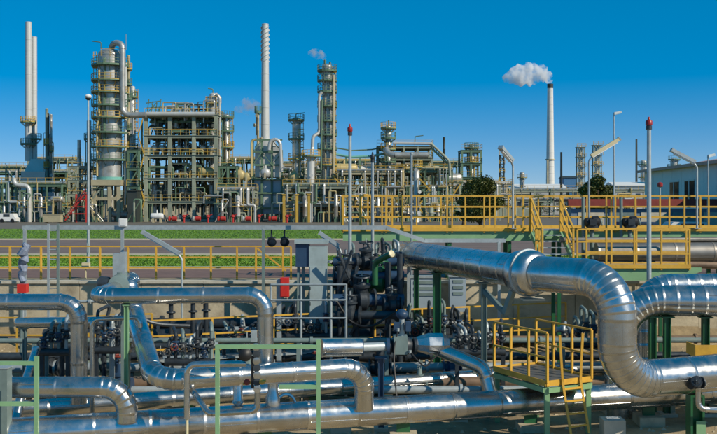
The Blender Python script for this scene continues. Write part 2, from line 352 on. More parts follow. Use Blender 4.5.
# ================================================================== FENCE AND CABLE TRAY (left middle ground)
def fence():
    y = 29.9; root = None
    px = [-250, -220, -190, -160, -130, -105, -78, -50, -22, 10, 41, 70, 100, 128, 156, 184, 211, 237, 256, 283, 291]
    a = V(PX(-250, y), y, 0.006); b = V(PX(291, y), y, 0.006)
    root = railing('yellow_fence', 'yellow steel rail fence along the road left of the grey cabinet', a, b, [(PX(p, y) - a.x) / (b.x - a.x) for p in px], 1.1, (1.0, .69, .37), False, cat='fence', w=.06)
    part('brace', MB().bar((PX(257, y), y, 1.06), (PX(286, y), y, .32), .05), YEL, root)
fence()
def tray():
    d = 28.4; z = PZ(227.5, d)
    root = T('cable_tray', 'long grey cable tray on thin posts crossing in front of the road', 'cable tray', (PX(27, d), d, ground_z(0, d)))
    def run(a, b):
        for s in (-.17, .17): part('side_rail', MB().bar(V(*a) + V(0,s,0), V(*b) + V(0,s,0), .025, .12), GALV, root)
        k = max(2, int((V(*b)-V(*a)).length / .6)); rg = MB()
        for p in lerp_pts(a, b, k)[1:-1]: rg.bar(p + V(0,-.15,-.03), p + V(0,.15,-.03), .04, .02)
        part('rungs', rg, GALV, root)
        cb = MB()
        for q in range(5): cb.tube([V(*a) + V(0,-.11+q*.055,.0), V(*a).lerp(V(*b), .5) + V(0,-.11+q*.055, .012), V(*b) + V(0,-.11+q*.055,0)], .018, 6)
        part('cables', cb, BLK, root)
    p0 = (PX(24, d), d, z); p1 = (PX(386, d), d, z); p2 = (PX(424, d), d, PZ(240.5, d)); p3 = (PX(505, d), d, PZ(240.5, d))
    n = 5
    for i in range(n): run(tuple(V(*p0).lerp(V(*p1), i/n)), tuple(V(*p0).lerp(V(*p1), (i+1)/n)))
    run(p1, p2); run(p2, p3)
    for px in (27, 124, 264, 408, 498):
        zz = (z if px < 390 else p2[2]) - .06
        part('post', MB().box((PX(px, d)-.045, d-.23, ground_z(0,d)-.1), (PX(px, d)+.045, d-.16, zz)), GALV if px != 264 else GRNB, root)
        part('bracket', MB().bar((PX(px, d), d-.2, zz+.0), (PX(px, d), d+.22, zz), .05, .05), GALV, root)
tray()
# fixed ladder under the tray
d = 28.0; lad = T('fixed_ladder', 'grey steel ladder standing below the cable tray at the left', 'ladder', (PX(53, d), d, -2.1))
for px in (48.5, 58): part('stringer', MB().box((PX(px,d)-.035, d-.03, -2.15), (PX(px,d)+.035, d+.03, PZ(224,d))), GALV if px < 50 else GRNB, lad)
for i in range(13): inst(('rung',), lambda: MB().cyl((-.15,0,0),(.15,0,0),.018,n=8), 'rung', GALV, lad, (PX(53.2,d), d, -1.9 + i*.3))
# white junction box on the tray post
solo('junction_box', 'small white junction box on the tray above the left post', 'box', MB().box((PX(120.5,28.3),28.1,PZ(226.2,28.3)),(PX(127.5,28.3),28.3,PZ(218.5,28.3))).box((PX(121.5,28.3),28.09,PZ(225.5,28.3)),(PX(126.5,28.3),28.1,PZ(219.2,28.3))), WHT)
solo('junction_box', 'small cream box fixed behind the yellow fence at the lamp post foot', 'box', MB().box((PX(86,31),30.5,PZ(268,31)),(PX(93,31),30.7,PZ(262,31))).box((PX(89,31),30.55,0),(PX(90,31),30.6,PZ(268,31))), CRM)
# wrapped valve at far left with red box below
d = 26.5
wv = T('wrapped_pipe_end', 'upright pipe end wrapped in grey and blue tarpaulin above a red box', 'pipe', (PX(22, d), d, -2.5))
r2 = random.Random(4)
part('wrapping', MB().tube([(PX(21.5,d)+.05*math.sin(q*1.9)+.05*q/6, d+.04*math.cos(q*2.3), PZ(284,d)+q*.1) for q in range(13)], [.05,.10,.08,.13,.09,.14,.11,.15,.10,.16,.12,.13,.05], 9).flat(), TARP, wv)
part('post', MB().cyl((PX(21.5,d), d, -2.75),(PX(21.5,d), d, PZ(283,d)), .06), GRNB, wv)
d = 25.2
rb = T('fire_alarm_box', 'small red box on a thin post at the far left', 'alarm box', (PX(22.5, d), d, -2.75))
part('casing', MB().box((PX(18.5,d), d-.12, PZ(292.5,d)), (PX(27.5,d), d+.1, PZ(284,d))), RED, rb); part('post', MB().cyl((PX(23,d),d,-2.75),(PX(23,d),d,PZ(292.5,d)),.03), GALV, rb)

# luminaires: long slanted fluorescent fittings on goose-neck posts
def luminaire(label, a, b, d, foot, m=CRM, lean=0.0, post_r=.035):
    """a: lower end on the post, b: free end (photo pixels), d distance"""
    A = P(*a, d); B = P(*b, d - lean); root = T('luminaire', label, 'lamp', (A.x, d, foot))
    u = (B - A).normalized(); A2 = A + u * .08
    part('housing', MB().bar(A2, B, .17, .11), m, root)
    part('diffuser', MB().bar(A2 + V(0,0,-.075) + u*.06, B + V(0,0,-.075) - u*.06, .12, .05), LAMPG, root)
    part('end_cap', MB().bar(B - u*.01, B + u*.035, .185, .13), GALV, root)
    part('post', smallpipe(MB(), [(A.x, d, foot), (A.x, d, A.z - .12), tuple(A + u*.25)], post_r, .18), GALV, root)
    part('base_plate', MB().cbox((A.x, d, foot + .01), (.22,.22,.02)), GALV, root)
luminaire('pale slanted strip lamp over the yellow platform beside the right tree', (589,157), (619,139), 29.8, 1.72, CRM)
luminaire('grey slanted strip lamp in front of the white building', (697,163), (672,150), 29.8, 1.72, GALV)
luminaire('grey slanted strip lamp above the platform next to the left tree', (513,162), (501,147.5), 29.8, 1.72, GALV, .5)
luminaire('grey slanted strip lamp on a bent post before the yellow fence', (182,255), (143,232), 27.6, -2.2, GALV)
luminaire('short grey strip lamp leaning out beside the grey cabinet', (341,247), (320,233), 27.2, -2.3, GALV)
# two dark spotlights hanging below the tray
for i, px in enumerate((271.5, 284.5)):
    d = 28.35; c = P(px, 241, d); root = T('spotlight', ['left', 'right'][i] + ' one of two black spotlights near the fence end', 'spotlight', tuple(c - V(0,0,.12)), 'spotlights under the tray')
    part('housing', MB().lathe([(.05,-.14),(.11,-.10),(.13,.02),(.15,.10),(.14,.13)], c, (.2,-.9,-.45), 14), BLK, root)
    part('lens', MB().lathe([(.12,.131),(.06,.15),(.0,.155)], c, (.2,-.9,-.45), 14), GLASS, root)
    part('yoke', MB().bar(c + V(0,0,.08), (c.x, c.y, PZ(229.5, d)), .05, .03).bar(c + V(-.13,0,.1), c + V(.13,0,.1), .03), DARK, root)
# grey cabinet / duct and red call box
d = 26.0
cab = T('control_cabinet', 'tall grey-green steel cabinet in the middle with left-side shade painted dark blue', 'cabinet', (PX(315, d), d, -2.6))
part('casing', MB().box((PX(309,d), d, PZ(330,d)), (PX(327,d), d+.55, PZ(246.5,d))), mat('cabinet_paint', (.34,.42,.42), .5, 0, .1, 2, dirt=(.2,.24,.22), dirt_scale=3, dirt_amt=.4), cab)
part('door', MB().box((PX(310,d), d-.02, PZ(328,d)), (PX(326,d), d-.001, PZ(267,d))), MATS['cabinet_paint'], cab)
part('shaded_side', MB().box((PX(295.5,d), d+.05, PZ(267,d)), (PX(309,d)-.004, d+.6, PZ(244,d))), BLUP, cab)  # shade of the left face painted as a dark blue box
part('roof', MB().box((PX(294.5,d), d-.05, PZ(244,d)+.085-.08), (PX(328,d), d+.65, PZ(243,d)+.08)), MATS['cabinet_paint'], cab)
for px in (298, 303, 326): part('leg', MB().box((PX(px,d)-.04, d+.2, -2.75), (PX(px,d)+.04, d+.3, PZ(267 if px < 310 else 330,d))), GRNB, cab)
for z in (.2, .65, 1.1): part('hinge', MB().box((PX(310,d)-.012, d-.03, PZ(328,d)+z),(PX(310,d)+.02,d-.021,PZ(328,d)+z+.09)), DARK, cab)
d = 25.6
cb = T('fire_call_box', 'bright red call box on a grey post left of the tall cabinet', 'alarm box', (PX(285, d), d, -2.7))
part('casing', MB().box((PX(280.5,d), d-.1, PZ(297,d)), (PX(289,d), d+.14, PZ(277.5,d))), RED, cb); part('door', MB().box((PX(281.5,d), d-.115, PZ(296,d)), (PX(288,d), d-.101, PZ(278.5,d))), RED, cb)
part('post', MB().box((PX(276,d), d+.14, -2.75), (PX(281,d), d+.2, PZ(279,d))), GALV, cb)
# frame of thin grey pipe rails around the cabinet
fr = T('guard_barrier', 'light grey tubular barrier standing in front of the tall cabinet', 'barrier', (PX(305,24.6), 24.6, -2.75))
for px in (271, 301, 331, 346): part('post', MB().cyl((PX(px,24.6), 24.6, -2.75), (PX(px,24.6), 24.6, PZ(284,24.6)), .035, n=10), GALV, fr)
for py in (284.5, 300, 318): part('rail', MB().cyl((PX(271,24.6), 24.57, PZ(py,24.6)), (PX(346,24.6), 24.57, PZ(py,24.6)), .025, n=10), GALV, fr)

# tall poles with red lamps
def beacon_pole(label, px, ytop, d, foot, r, red=True):
    root = T('beacon_pole', label, 'pole', (PX(px,d), d, foot)); x = PX(px, d); zt = PZ(ytop, d)
    part('pole', MB().lathe([(r*1.15,0),(r,1.2),(r*.82,zt-.3-foot)], (x,d,foot), n=16), GALV, root)
    part('base_flange', MB().cyl((x,d,foot),(x,d,foot+.04), r*2.2, n=16), GALV, root)
    part('collar', MB().cyl((x,d,zt-.34),(x,d,zt-.24), r*1.15, n=14), DARK, root)
    part('lantern', MB().lathe([(r*.9,0),(r*1.35,.03),(r*1.35,.12),(r*1.1,.15),(.02,.17)], (x,d,zt-.24), n=16), LANT if red else DARK, root)
    part('cap', MB().lathe([(r*.6,0),(r*.5,.06),(.01,.09)], (x,d,zt-.08), n=12), LANT if red else DARK, root)
beacon_pole('tall grey pole with a red lantern in front of the right platform', 649, 117, 24.6, -2.75, .068)
beacon_pole('slim grey-blue pole with a red lantern near the middle platform', 350, 124, 26.9, -2.5, .058)
beacon_pole('shorter grey pole with a dark cap behind the yellow rails', 372.5, 152, 29.7, 0.0, .055, False)
solo('bare_post', 'plain grey post rising left of the pale far column behind rails', 'post', MB().cyl((PX(411.5,29.7),29.7,0),(PX(411.5,29.7),29.7,PZ(154,29.7)),.035).cyl((PX(411.5,29.7),29.7,PZ(154,29.7)),(PX(411.5,29.7),29.7,PZ(152.5,29.7)),.05), GALV)
d = 33; rp = T('warning_lamp', 'small red lamp on a thin post before the white building', 'lamp', (PX(660,d), d, 0))
part('post', MB().cyl((PX(660,d),d,0),(PX(660,d),d,PZ(187,d)),.03), GALV, rp); part('lantern', MB().lathe([(.06,0),(.1,.02),(.1,.13),(.05,.17),(.02,.18)], (PX(660,d),d,PZ(187,d)), n=14), LANT, rp)

# ================================================================== UPPER PLATFORM (right)
def upper_platform():
    y0, y1, z = 30.0, 31.15, 1.7; xl, xr = PX(343, 30), 20.0
    root = T('walkway_platform', 'long raised green steel walkway with yellow edge across the right half', 'platform', (xl, y0, 0))
    part('front_beam', MB().box((xl, y0, z-.40), (xr, y0+.09, z-.06)), GRNL, root); part('back_beam', MB().box((xl, y1-.09, z-.40), (xr, y1, z-.06)), GRNL, root)
    x = xl
    while x < xr: 
        e = min(x + 1.2, xr); part('grating', MB().box((x + .004, y0+.02, z-.055), (e - .004, y1-.02, z-.01)), GALV, root); x = e
    for px in (350, 395, 450, 510, 560, 615, 668, 720, 790, 860, 930):
        for yy in (y0 + .15, y1 - .15): part('column', MB().box((PX(px,30)-.06, yy-.06, -.02), (PX(px,30)+.06, yy+.06, z-.40)), GRND, root)
    # front railing in two runs either side of the stair
    y = y0 - .035
    def run(label, p0, p1, pxs, yy=y, toe=True):
        a = V(PX(p0,30), yy, z-.12); b = V(PX(p1,30), yy, z-.12); 
        return railing('handrail', label, a, b, [(p - p0) / (p1 - p0) for p in pxs], 1.21, (1.0, .71, .42), False)
    r1 = run('yellow handrail on the front of the upper walkway left of the steps', 343, 529.5, [343, 360, 382, 386, 402, 447, 452, 484, 495, 508, 515, 523, 529.5])
    r2 = run('yellow handrail on the front of the upper walkway right of the steps', 560, 950, [560, 589, 606, 615, 635, 669, 684, 700, 730, 760, 790, 820, 850, 880, 910, 950])
    part('toe_board', MB().box((PX(343,30), y-.055, z-.07), (PX(529,30), y-.031, z+.04)), YEL, r1)
    part('toe_board', MB().box((PX(560,30), y-.055, z-.07), (PX(950,30), y-.031, z+.04)), YEL, r2)
    r3 = railing('handrail', 'yellow handrail on the far side of the upper walkway', (PX(343,30), y1+.03, z-.1), (PX(950,30), y1+.03, z-.1), 24, 1.2, (1.0,.71,.42), False)
    part('toe_board', MB().box((PX(343,30), y1-.02, z-.05), (PX(950,30), y1-.002, z+.1)), YEL, r3)
    railing('handrail', 'short yellow handrail closing the left end of the upper walkway', (PX(343,30)-.04, y0+.05, z-.06), (PX(343,30)-.04, y1, z-.06), 2, 1.16, (1.0,.7,.4), False)
upper_platform()
def hoop_guard(px0, px1, d):   # small hooped gate on the left part of the walkway
    root = T('hoop_barrier', 'rounded yellow hoop barrier on the left end of the walkway', 'barrier', (PX(px0,d), d, 1.69))
    part('hoop', smallpipe(MB(), [(PX(px0,d),d,1.69),(PX(px0,d),d,2.85),(PX(px1,d),d,2.85),(PX(px1,d),d,1.69)], .03, .16), YEL, root)
    for z in (2.05, 2.42): part('rail', MB().cyl((PX(px0,d),d,z),(PX(px1,d),d,z),.022), YEL, root)
hoop_guard(361, 371, 30.5)
def lower_platform():
    y0, y1, z = 27.0, 28.1, .66; xl, xr = 5.55, PX(690, 27)
    root = T('landing_platform', 'lower green landing with yellow edge below the raised walkway', 'platform', (xl, y0, -2.5))
    mb = MB(); pr = [(xl, z-.44), (xr-.35, z-.44), (xr+.35, z-.16), (xr+.35, z-.05), (xl, z-.05)]
    for nm, ya, yb in (('front_beam', y0, y0+.08), ('back_beam', y1-.08, y1)):
        b = MB(); vs = [(x, ya, zz) for x, zz in pr] + [(x, yb, zz) for x, zz in pr]; n = 5
        b.add(vs, [tuple(range(n)), tuple(n + i for i in reversed(range(n)))] + [(i, n+i, n+(i+1)%n, (i+1)%n) for i in range(n)]); part(nm, b, GRNL, root)
    x = xl
    while x < xr - .05: e = min(x + 1.0, xr); part('grating', MB().box((x+.004, y0+.02, z-.045), (e-.004, y1-.02, z)), GALV, root); x = e
    for px in (560, 612, 662):
        for yy in (y0+.15, y1-.15): part('column', MB().box((PX(px,27)-.05, yy-.05, -2.7), (PX(px,27)+.05, yy+.05, z-.44)), GRND, root)
    y = y0 - .035; a = V(PX(577,27), y, z-.12); b = V(PX(690,27), y, z-.12)
    r = railing('handrail', 'yellow handrail along the front of the lower landing', a, b, [(p-577)/113 for p in (577, 606, 634, 661, 689)], 1.21, (1.0,.7,.4), False)
    part('toe_board', MB().box((PX(553,27), y-.055, z-.07), (PX(690,27), y-.031, z+.06)), YEL, r)
    a = V(PX(596,27), y1+.03, z-.12); b = V(PX(690,27)+.3, y1+.03, z-.12)
    railing('handrail', 'yellow handrail along the rear of the lower landing', a, b, 4, 1.21, (1.0,.7,.4), True)
    railing('handrail', 'yellow handrail on the left end of the lower landing', (xl-.03, y0, z-.1), (xl-.03, y1-.1, z-.1), 2, 1.2, (1.0,.7,.4), True)
lower_platform()
def steps():
    z1, z0, ya, yb = 1.62, .66, 29.93, 28.12; xa, xb = 5.75, 6.72
    root = T('steel_steps', 'short flight of steps with yellow rails between walkway and landing', 'stairs', (xa, yb, z0))
    for x in (xa, xb): part('stringer', MB().bar((x, ya, z1-.08), (x, yb, z0+.06), .05, .2), GRNL, root)
    for i in range(5):
        f = (i + .5) / 5; part('tread', MB().cbox(((xa+xb)/2, ya + (yb-ya)*f, z1 + (z0-z1)*f - .02), (xb-xa-.06, .27, .035)), GALV, root)
    for x in (xa, xb):
        for q in (1.1, .74, .38): part('rail', MB().bar((x, ya, z1+q), (x, yb, z0+q), .05), YEL, root)
        for f in (0.02, .5, .98): part('post', MB().box((x-.03, ya+(yb-ya)*f-.03, z1+(z0-z1)*f), (x+.03, ya+(yb-ya)*f+.03, z1+(z0-z1)*f+1.1)), YEL, root)
steps()
def actuator(label, px, py, d, flip=1):
    c = P(px, py, d); root = T('valve_actuator', label, 'actuator', (c.x, c.y, 0.0), 'actuators by the walkway')
    part('motor', MB().lathe([(.1,-.24),(.15,-.2),(.15,.0),(.19,.02),(.19,.2),(.12,.26)], c, (flip,0,.05), 16), BLK, root)
    part('gearbox', MB().lathe([(.18,-.22),(.2,-.15),(.2,.06),(.1,.14)], c + V(flip*.02,0,-.06), n=16), DARK, root)
    part('handwheel', MB().torus(c + V(flip*.32,0,.0), (1,-.3,.1), .11, .02, 16).cyl(c + V(flip*.34,0,0), c + V(flip*.2,0,0), .03), GRNB, root)
    part('cover', MB().box((c.x-.12,c.y-.24,c.z-.1),(c.x+.1,c.y-.12,c.z+.1)), DARK, root)
    part('pedestal', MB().cyl((c.x, c.y, .0), (c.x, c.y, c.z-.2), .07), GRNB, root)
    part('vent_pipe', MB().cyl((c.x - flip*.28, c.y+.05, .0), (c.x - flip*.28, c.y+.05, PZ(197, d)), .055), GRNB, root)
actuator('black valve actuator at the walkway beside the top of the steps', 592, 222, 29.6, 1)
actuator('black valve actuator just left of the tall red-lantern pole', 630, 222, 29.6, 1)

# pipes behind the landing
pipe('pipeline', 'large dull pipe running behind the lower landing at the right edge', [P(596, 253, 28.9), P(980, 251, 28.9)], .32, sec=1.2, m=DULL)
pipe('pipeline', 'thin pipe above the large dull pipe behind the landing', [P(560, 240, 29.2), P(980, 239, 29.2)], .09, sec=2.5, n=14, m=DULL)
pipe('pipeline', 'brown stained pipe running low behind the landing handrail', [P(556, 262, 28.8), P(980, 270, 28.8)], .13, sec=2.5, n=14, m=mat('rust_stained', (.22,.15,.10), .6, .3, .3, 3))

# ================================================================== BIG RIGHT PIPE
big = pipe('pipeline', 'largest silver clad pipe bending down in front of the right walkway', [(1.45, 28.6, .95), (3.92, 20.3, .93), (5.36, 18.65, .92), (5.36, 18.65, -1.19), (7.45, 19.5, -1.19), (19, 24.1, -1.19)], .395, .80, sec=.95, n=40, gore=R(9), lip=.005)
cdir = (V(5.36,18.65,0) - V(3.92,20.3,0)).normalized(); cc = V(3.92,20.3,.93) - cdir*.12
part('collar', MB().lathe([(.40,-.40),(.50,-.30),(.52,-.1),(.52,.16),(.49,.26),(.40,.33)], cc, (cdir + V(.29,-.95,0)).normalized(), 32), CLAD, big)
part('collar_band', MB().lathe([(.50,-.03),(.545,-.02),(.545,.03),(.50,.04)], cc, (cdir + V(.29,-.95,0)).normalized(), 32), GALV, big)
def pipe_support(label, x, y, ztop, w=.16, m=GRND, foot=None, plate=True, saddle=.3):
    foot = ground_z(x, y) - .03 if foot is None else foot
    root = T('pipe_support', label, 'pipe support', (x, y, foot))
    h = MB().box((x-w/2, y-w/2, foot+.02), (x-w/2+w*.16, y+w/2, ztop-.03)).box((x+w/2-w*.16, y-w/2, foot+.02), (x+w/2, y+w/2, ztop-.03)).box((x-w*.34, y-w*.08, foot+.02), (x+w*.34, y+w*.08, ztop-.03))
    part('post', h, m, root); part('top_plate', MB().cbox((x, y, ztop-.015), (saddle, saddle, .03)), m, root); 
    if plate: part('footing', MB().cbox((x, y, foot+.03), (w*2.6, w*2.6, .16)), CONP, root)
    return root
ps = pipe_support('grey steel post holding the collar of the largest pipe', 3.18, 22.8, .52, .14, GRNB)
part('strut', MB().bar((3.55, 20.5, .62), (3.42, 21.0, -.05), .1, .16), GRNB, ps); part('bearing_plate', MB().cbox((3.95, 20.45, .33), (.5, .5, .04)), CONP, ps)
part('strut', MB().bar((3.42, 21.0, -.05), (3.18, 22.74, .3), .09, .12), GRNB, ps)
pipe_support('tall dark green column under the far part of the largest pipe', 2.24, 25.7, .55, .22, GRND)
pipe_support('slim dark green column beside the far end of the largest pipe', 1.75, 27.3, .55, .15, GRND)
pg = pipe_support('dark green post under the low end of the largest pipe', 7.22, 19.3, -1.6, .3, GRND)
part('flag_plate', MB().cbox((7.28, 19.13, -2.3), (.2, .02, .34)), GRNL, pg)
gv = gate_valve('small_valve', 'small dark valve on the low end of the largest pipe', P(696, 383, 18.9), .13, (1,.4,0), DARK, up=(-.3,-.9,.3))
dp = pipe('drain_pipe', 'thin silver drain pipe bending right below the small dark valve', [P(698, 388, 18.9), P(698, 409, 18.9), P(740, 411, 18.9)], .06, .16, sec=.8, n=14)
pipe('pipeline', 'big ribbed silver pipe running right behind the largest elbow', [(6.55, 22.5, -2.85), (6.55, 22.5, .10), (20.0, 21.0, .10)], .385, .95, sec=.34, n=32, gore=R(10))
pipe('pipeline', 'second ribbed silver pipe just behind and above at the right edge', [(7.4, 23.6, -2.6), (7.4, 23.6, .34), (20.0, 24.1, .36)], .33, .8, sec=.34, n=28, gore=R(11.25))
for i, px in enumerate((654, 668, 705)):
    pipe_support(['dark post nearest the big elbow under the ribbed pipe','middle dark post under the ribbed pipe','rightmost dark post under the ribbed pipe'][i], PX(px,22.3), 22.5 - (PX(px,22.3) - 6.55)*.1115, -.29, .16, GRND)
# small yellow edged platform at right edge
rp = T('access_platform', 'yellow edged grating platform at the right edge behind the valve', 'platform', (8.0, 20.6, -2.7))
part('grating', MB().box((7.85, 20.9, -.98), (12, 21.45, -.94)), GALV, rp); part('toe_board', MB().box((7.85, 20.86, -1.06), (12, 20.89, -.78)), YEL, rp); part('toe_board', MB().box((7.81, 20.86, -1.06), (7.84, 21.45, -.78)), YEL, rp)
for y in (20.95, 21.3): part('leg', MB().box((7.9, y, -2.75), (8.0, y+.1, -.99)), GRND, rp)

# ================================================================== STEP PLATFORM (foreground right)
def step_platform():
    z = -1.49; C0 = V(4.17, 20.0, z); e2 = V(.905,.425,0); e1 = V(-.425,.905,0); W, D = 1.3, 2.1
    root = T('step_platform', 'small grating platform with yellow edges left of the big vertical pipe', 'platform', (C0.x, C0.y, -2.75))
    n = 7
    for i in range(n):
        a = C0 + e1*(D*i/n + .006); b = C0 + e1*(D*(i+1)/n - .006); vs = [a, a+e2*W, b+e2*W, b]
        vs2 = [v + V(0,0,-.035) for v in vs]; part('grating', MB().add(vs2 + vs, [(3,2,1,0),(4,5,6,7),(0,1,5,4),(1,2,6,5),(2,3,7,6),(3,0,4,7)]), WHL, root)
    for a, b in ((C0, C0+e2*W), (C0, C0+e1*D), (C0+e2*W, C0+e2*W+e1*D), (C0+e1*D, C0+e1*D+e2*W)):
        u = (b-a).normalized(); part('toe_board', MB().bar(a + u*.012 + V(0,0,-.02), b - u*.012 + V(0,0,-.01), .02, .13), YEL, root)
        part('beam', MB().bar(a + u*.05 + V(0,0,-.17), b - u*.05 + V(0,0,-.17), .07, .11), GRNL, root)
    for k, (i, j) in enumerate(((0,0),(1,0),(0,1),(1,1))):
        p = C0 + e2*(W*i + (.07 if i==0 else -.07)) + e1*(D*j + (.07 if j==0 else -.07)); part('leg', MB().box((p.x-.055,p.y-.055,-2.8),(p.x+.055,p.y+.055,z-.1)), GRNL, root)
    railing('handrail', 'yellow handrail on the left side of the small grating platform', C0 + e2*.03, C0 + e2*.03 + e1*D, 3, 1.1, (1.0,.5), False)
    railing('handrail', 'yellow handrail on the right side of the small grating platform', C0 + e2*(W-.03), C0 + e2*(W-.03) + e1*D, 3, 1.1, (1.0,.5), False)
    ld = T('boarding_ladder', 'yellow ladder leaning down from the front of the small grating platform', 'ladder', tuple(C0 + e2*.75 - e1*.4 + V(0,0,-1.2)))
    for s, f in ((.42, .06), (.92, -.06)):
        top = C0 + e2*(s - f*1.2) + V(0,0,1.05) - e1*.03; mid = C0 + e2*s + V(0,0,.0) - e1*.04; bot = C0 + e2*s + V(0,0,-1.14) - e1*.34
        part('stringer', MB().bar(top, mid, .05).bar(mid, bot, .05), YEL, ld)
    for i in range(4):
        f = (i + .6) / 4.3; p = C0 - e1*(.04 + .30*f) + V(0,0,-1.14*f); part('rung', MB().bar(p + e2*.42, p + e2*.92, .04), YEL, ld)
step_platform()

# ================================================================== FOREGROUND PIPES (left and centre)
def p7(x): return V(x, 17.9 + (x + 7.1) * .27, -2.1)
def p8(x): return V(x, 20.25 + (x + 7.7) * .36, -2.14)
pipe('pipeline', 'wide silver pipe lying lowest along the bottom of the picture', [p7(-14), p7(16)], .31, sec=1.1, n=36)
pipe('pipeline', 'low silver pipe lying behind the bottom pipe along the trench', [p8(-15), p8(14)], .205, sec=1.4, n=26)
pipe('pipeline', 'silver pipe entering at the left edge and dropping behind the short bottom-left one', [P(-260,302.5,20.1), P(79,302,20.3), (PX(79,20.3), 20.3, -2.0)], .185, .42, sec=1.15, n=28)
l4 = pipe('pipeline', 'silver pipe at bottom left bending straight down near the green frame', [P(8,387.5,18.2), P(127,387,18.35), (PX(127,18.35), 18.35, -1.95)], .215, .5, sec=1.2, n=30)
part('end_flange', MB().cyl(P(8,387.5,18.2) - V(.06,0,0), P(8,387.5,18.2), .30, n=24).cyl(P(8,387.5,18.2) - V(.14,0,0), P(8,387.5,18.2)-V(.07,0,0), .30, n=24), GALV, l4)
ex = T('square_post', 'thick grey square post at the bottom left corner', 'post', (PX(2,17.6), 17.6, -2.75))
part('post', MB().box((PX(-5,17.6), 17.6, -2.75), (PX(7,17.6), 17.85, PZ(369,17.6))), GRNB, ex); part('cap', MB().box((PX(-6,17.6), 17.58, PZ(369,17.6)), (PX(8,17.6), 17.87, PZ(368,17.6))), GALV, ex)
x2 = PX(96, 19.2); xr2 = PX(265.5, 19.1)
pipe('pipeline', 'silver pipe from the upright valve running right then dropping beside the green frame', [(x2, 20.9, PZ(296,19.1)), (x2, 19.1, PZ(296,19.1)), (xr2, 19.1, PZ(295,19.1)), (xr2, 19.1, -.95)], .17, .38, sec=1.1, n=28)
vb = T('block_valve', 'grey valve with an upright box actuator at the start of the pipe', 'valve', (x2, 21.2, -.3))
c = V(x2, 21.2, PZ(285, 20.9))
part('body', MB().lathe([(.17,-.5),(.24,-.49),(.24,-.42),(.17,-.41),(.17,-.25),(.25,-.15),(.25,.15),(.17,.25),(.17,.41),(.24,.42),(.24,.49),(.17,.5)], c, (-.15,1,0), 20), GRNB, vb)
part('actuator', MB().box((c.x-.15, c.y-.15, c.z+.2), (c.x+.02, c.y+.12, PZ(254,20.9))).box((c.x+.024, c.y-.14, c.z+.22), (c.x+.13, c.y+.1, PZ(252.5,20.9))), GALV, vb)
part('neck', MB().cyl(c, c + V(0,0,.28), .16, n=16), GRNB, vb)
part('side_motor', MB().lathe([(.08,0),(.16,.03),(.16,.25),(.08,.3)], c + V(-.25,0,0), (-1,0,.1), 14), DARK, vb)
part('leg', MB().box((c.x-.05,c.y+.2,-2.8),(c.x+.05,c.y+.3,c.z-.15)), GRNB, vb)
pipe('pipeline', 'silver pipe arching from the upright valve sloping down then running to the centre elbow',
     [V(x2+.25, 21.35, PZ(282,21.2)), V(PX(128,21.2), 21.2, PZ(282,21.2)), P(134,312,20.8), P(155,381,17.8), P(364,367.5,19.35), V(PX(364,19.35), 19.55, -1.95)], .212, .5, sec=1.15, n=30)
pipe_support('pale green post under the silver pipe left of the fence luminaire', PX(126.5,19.1), 19.1, PZ(296,19.1)-.17, .09, GRNL, plate=False, saddle=.14)
# upper centre pipe with valve, cone and sloping branch
A = P(321,348,20.2); B = P(360,347.5,20.5)
pipe('pipeline', 'short fat silver pipe ending at the centre control valve', [A, B], .205, sec=.9, n=28)
pn = T('flanged_spool', 'narrow blue-grey flanged pipe between fat pipe and control valve', 'pipe', tuple(B))
B1 = P(362,347.5,20.55); B2 = P(388,346.5,20.8)
part('tube', MB().cyl(B, B2, .105, n=20), GALV, pn); 
for q in (B1, B2): part('flange', MB().cyl(q - V(.03,0,0), q + V(.04,0,0), .19, n=22), BLUP, pn)
cv = T('control_valve', 'dark control valve with a domed blue actuator in the centre', 'valve', tuple(P(402,358,21)))
c = P(402,346,21.0)
part('body', MB().lathe([(.2,-.34),(.2,-.27),(.14,-.25),(.24,-.1),(.24,.1),(.14,.25),(.2,.27),(.2,.34)], c, (1,.1,0), 20), DARK, cv)
part('insulation_box', MB().box((c.x-.2,c.y-.26,c.z-.16),(c.x+.12,c.y+.24,c.z+.24)), GRNB, cv)
part('stem', MB().cyl(c, c + V(0,0,.75), .06, n=12), GALV, cv)
part('actuator', MB().lathe([(.05,.62),(.08,.64),(.14,.70),(.15,.74),(.14,.78),(.08,.84),(.03,.86)], c, n=22), BLUP, cv)
part('positioner', MB().box((c.x-.2,c.y-.15,c.z+.36),(c.x-.06,c.y-.02,c.z+.56)), BLUP, cv); part('positioner', MB().box((c.x+.08,c.y-.15,c.z+.36),(c.x+.2,c.y-.02,c.z+.58)), BLUP, cv)
C1 = P(415,344,21.1); C2 = P(446,344,21.2)
cn = T('reducer_cone', 'wide silver clad cone to the right of the centre valve', 'pipe', tuple(C1))
part('cone', MB().lathe([(.13,0),(.16,.01),(.25,.3),(.255,.3),(.255,.64),(.2,.79),(.16,.79)], C1, (C2-C1).normalized(), 8).flat(), CLAD, cn)
pipe('pipeline', 'silver branch pipe sloping right and down from the cone', [P(430,346,21.2), P(484,368,20.9), V(PX(491,20.75), 20.75, -1.9)], .165, .34, sec=1.0, n=26)
pipe_support('dark blue post under the centre control valve', PX(381,21), 21.0, PZ(357,21), .13, BLUP)
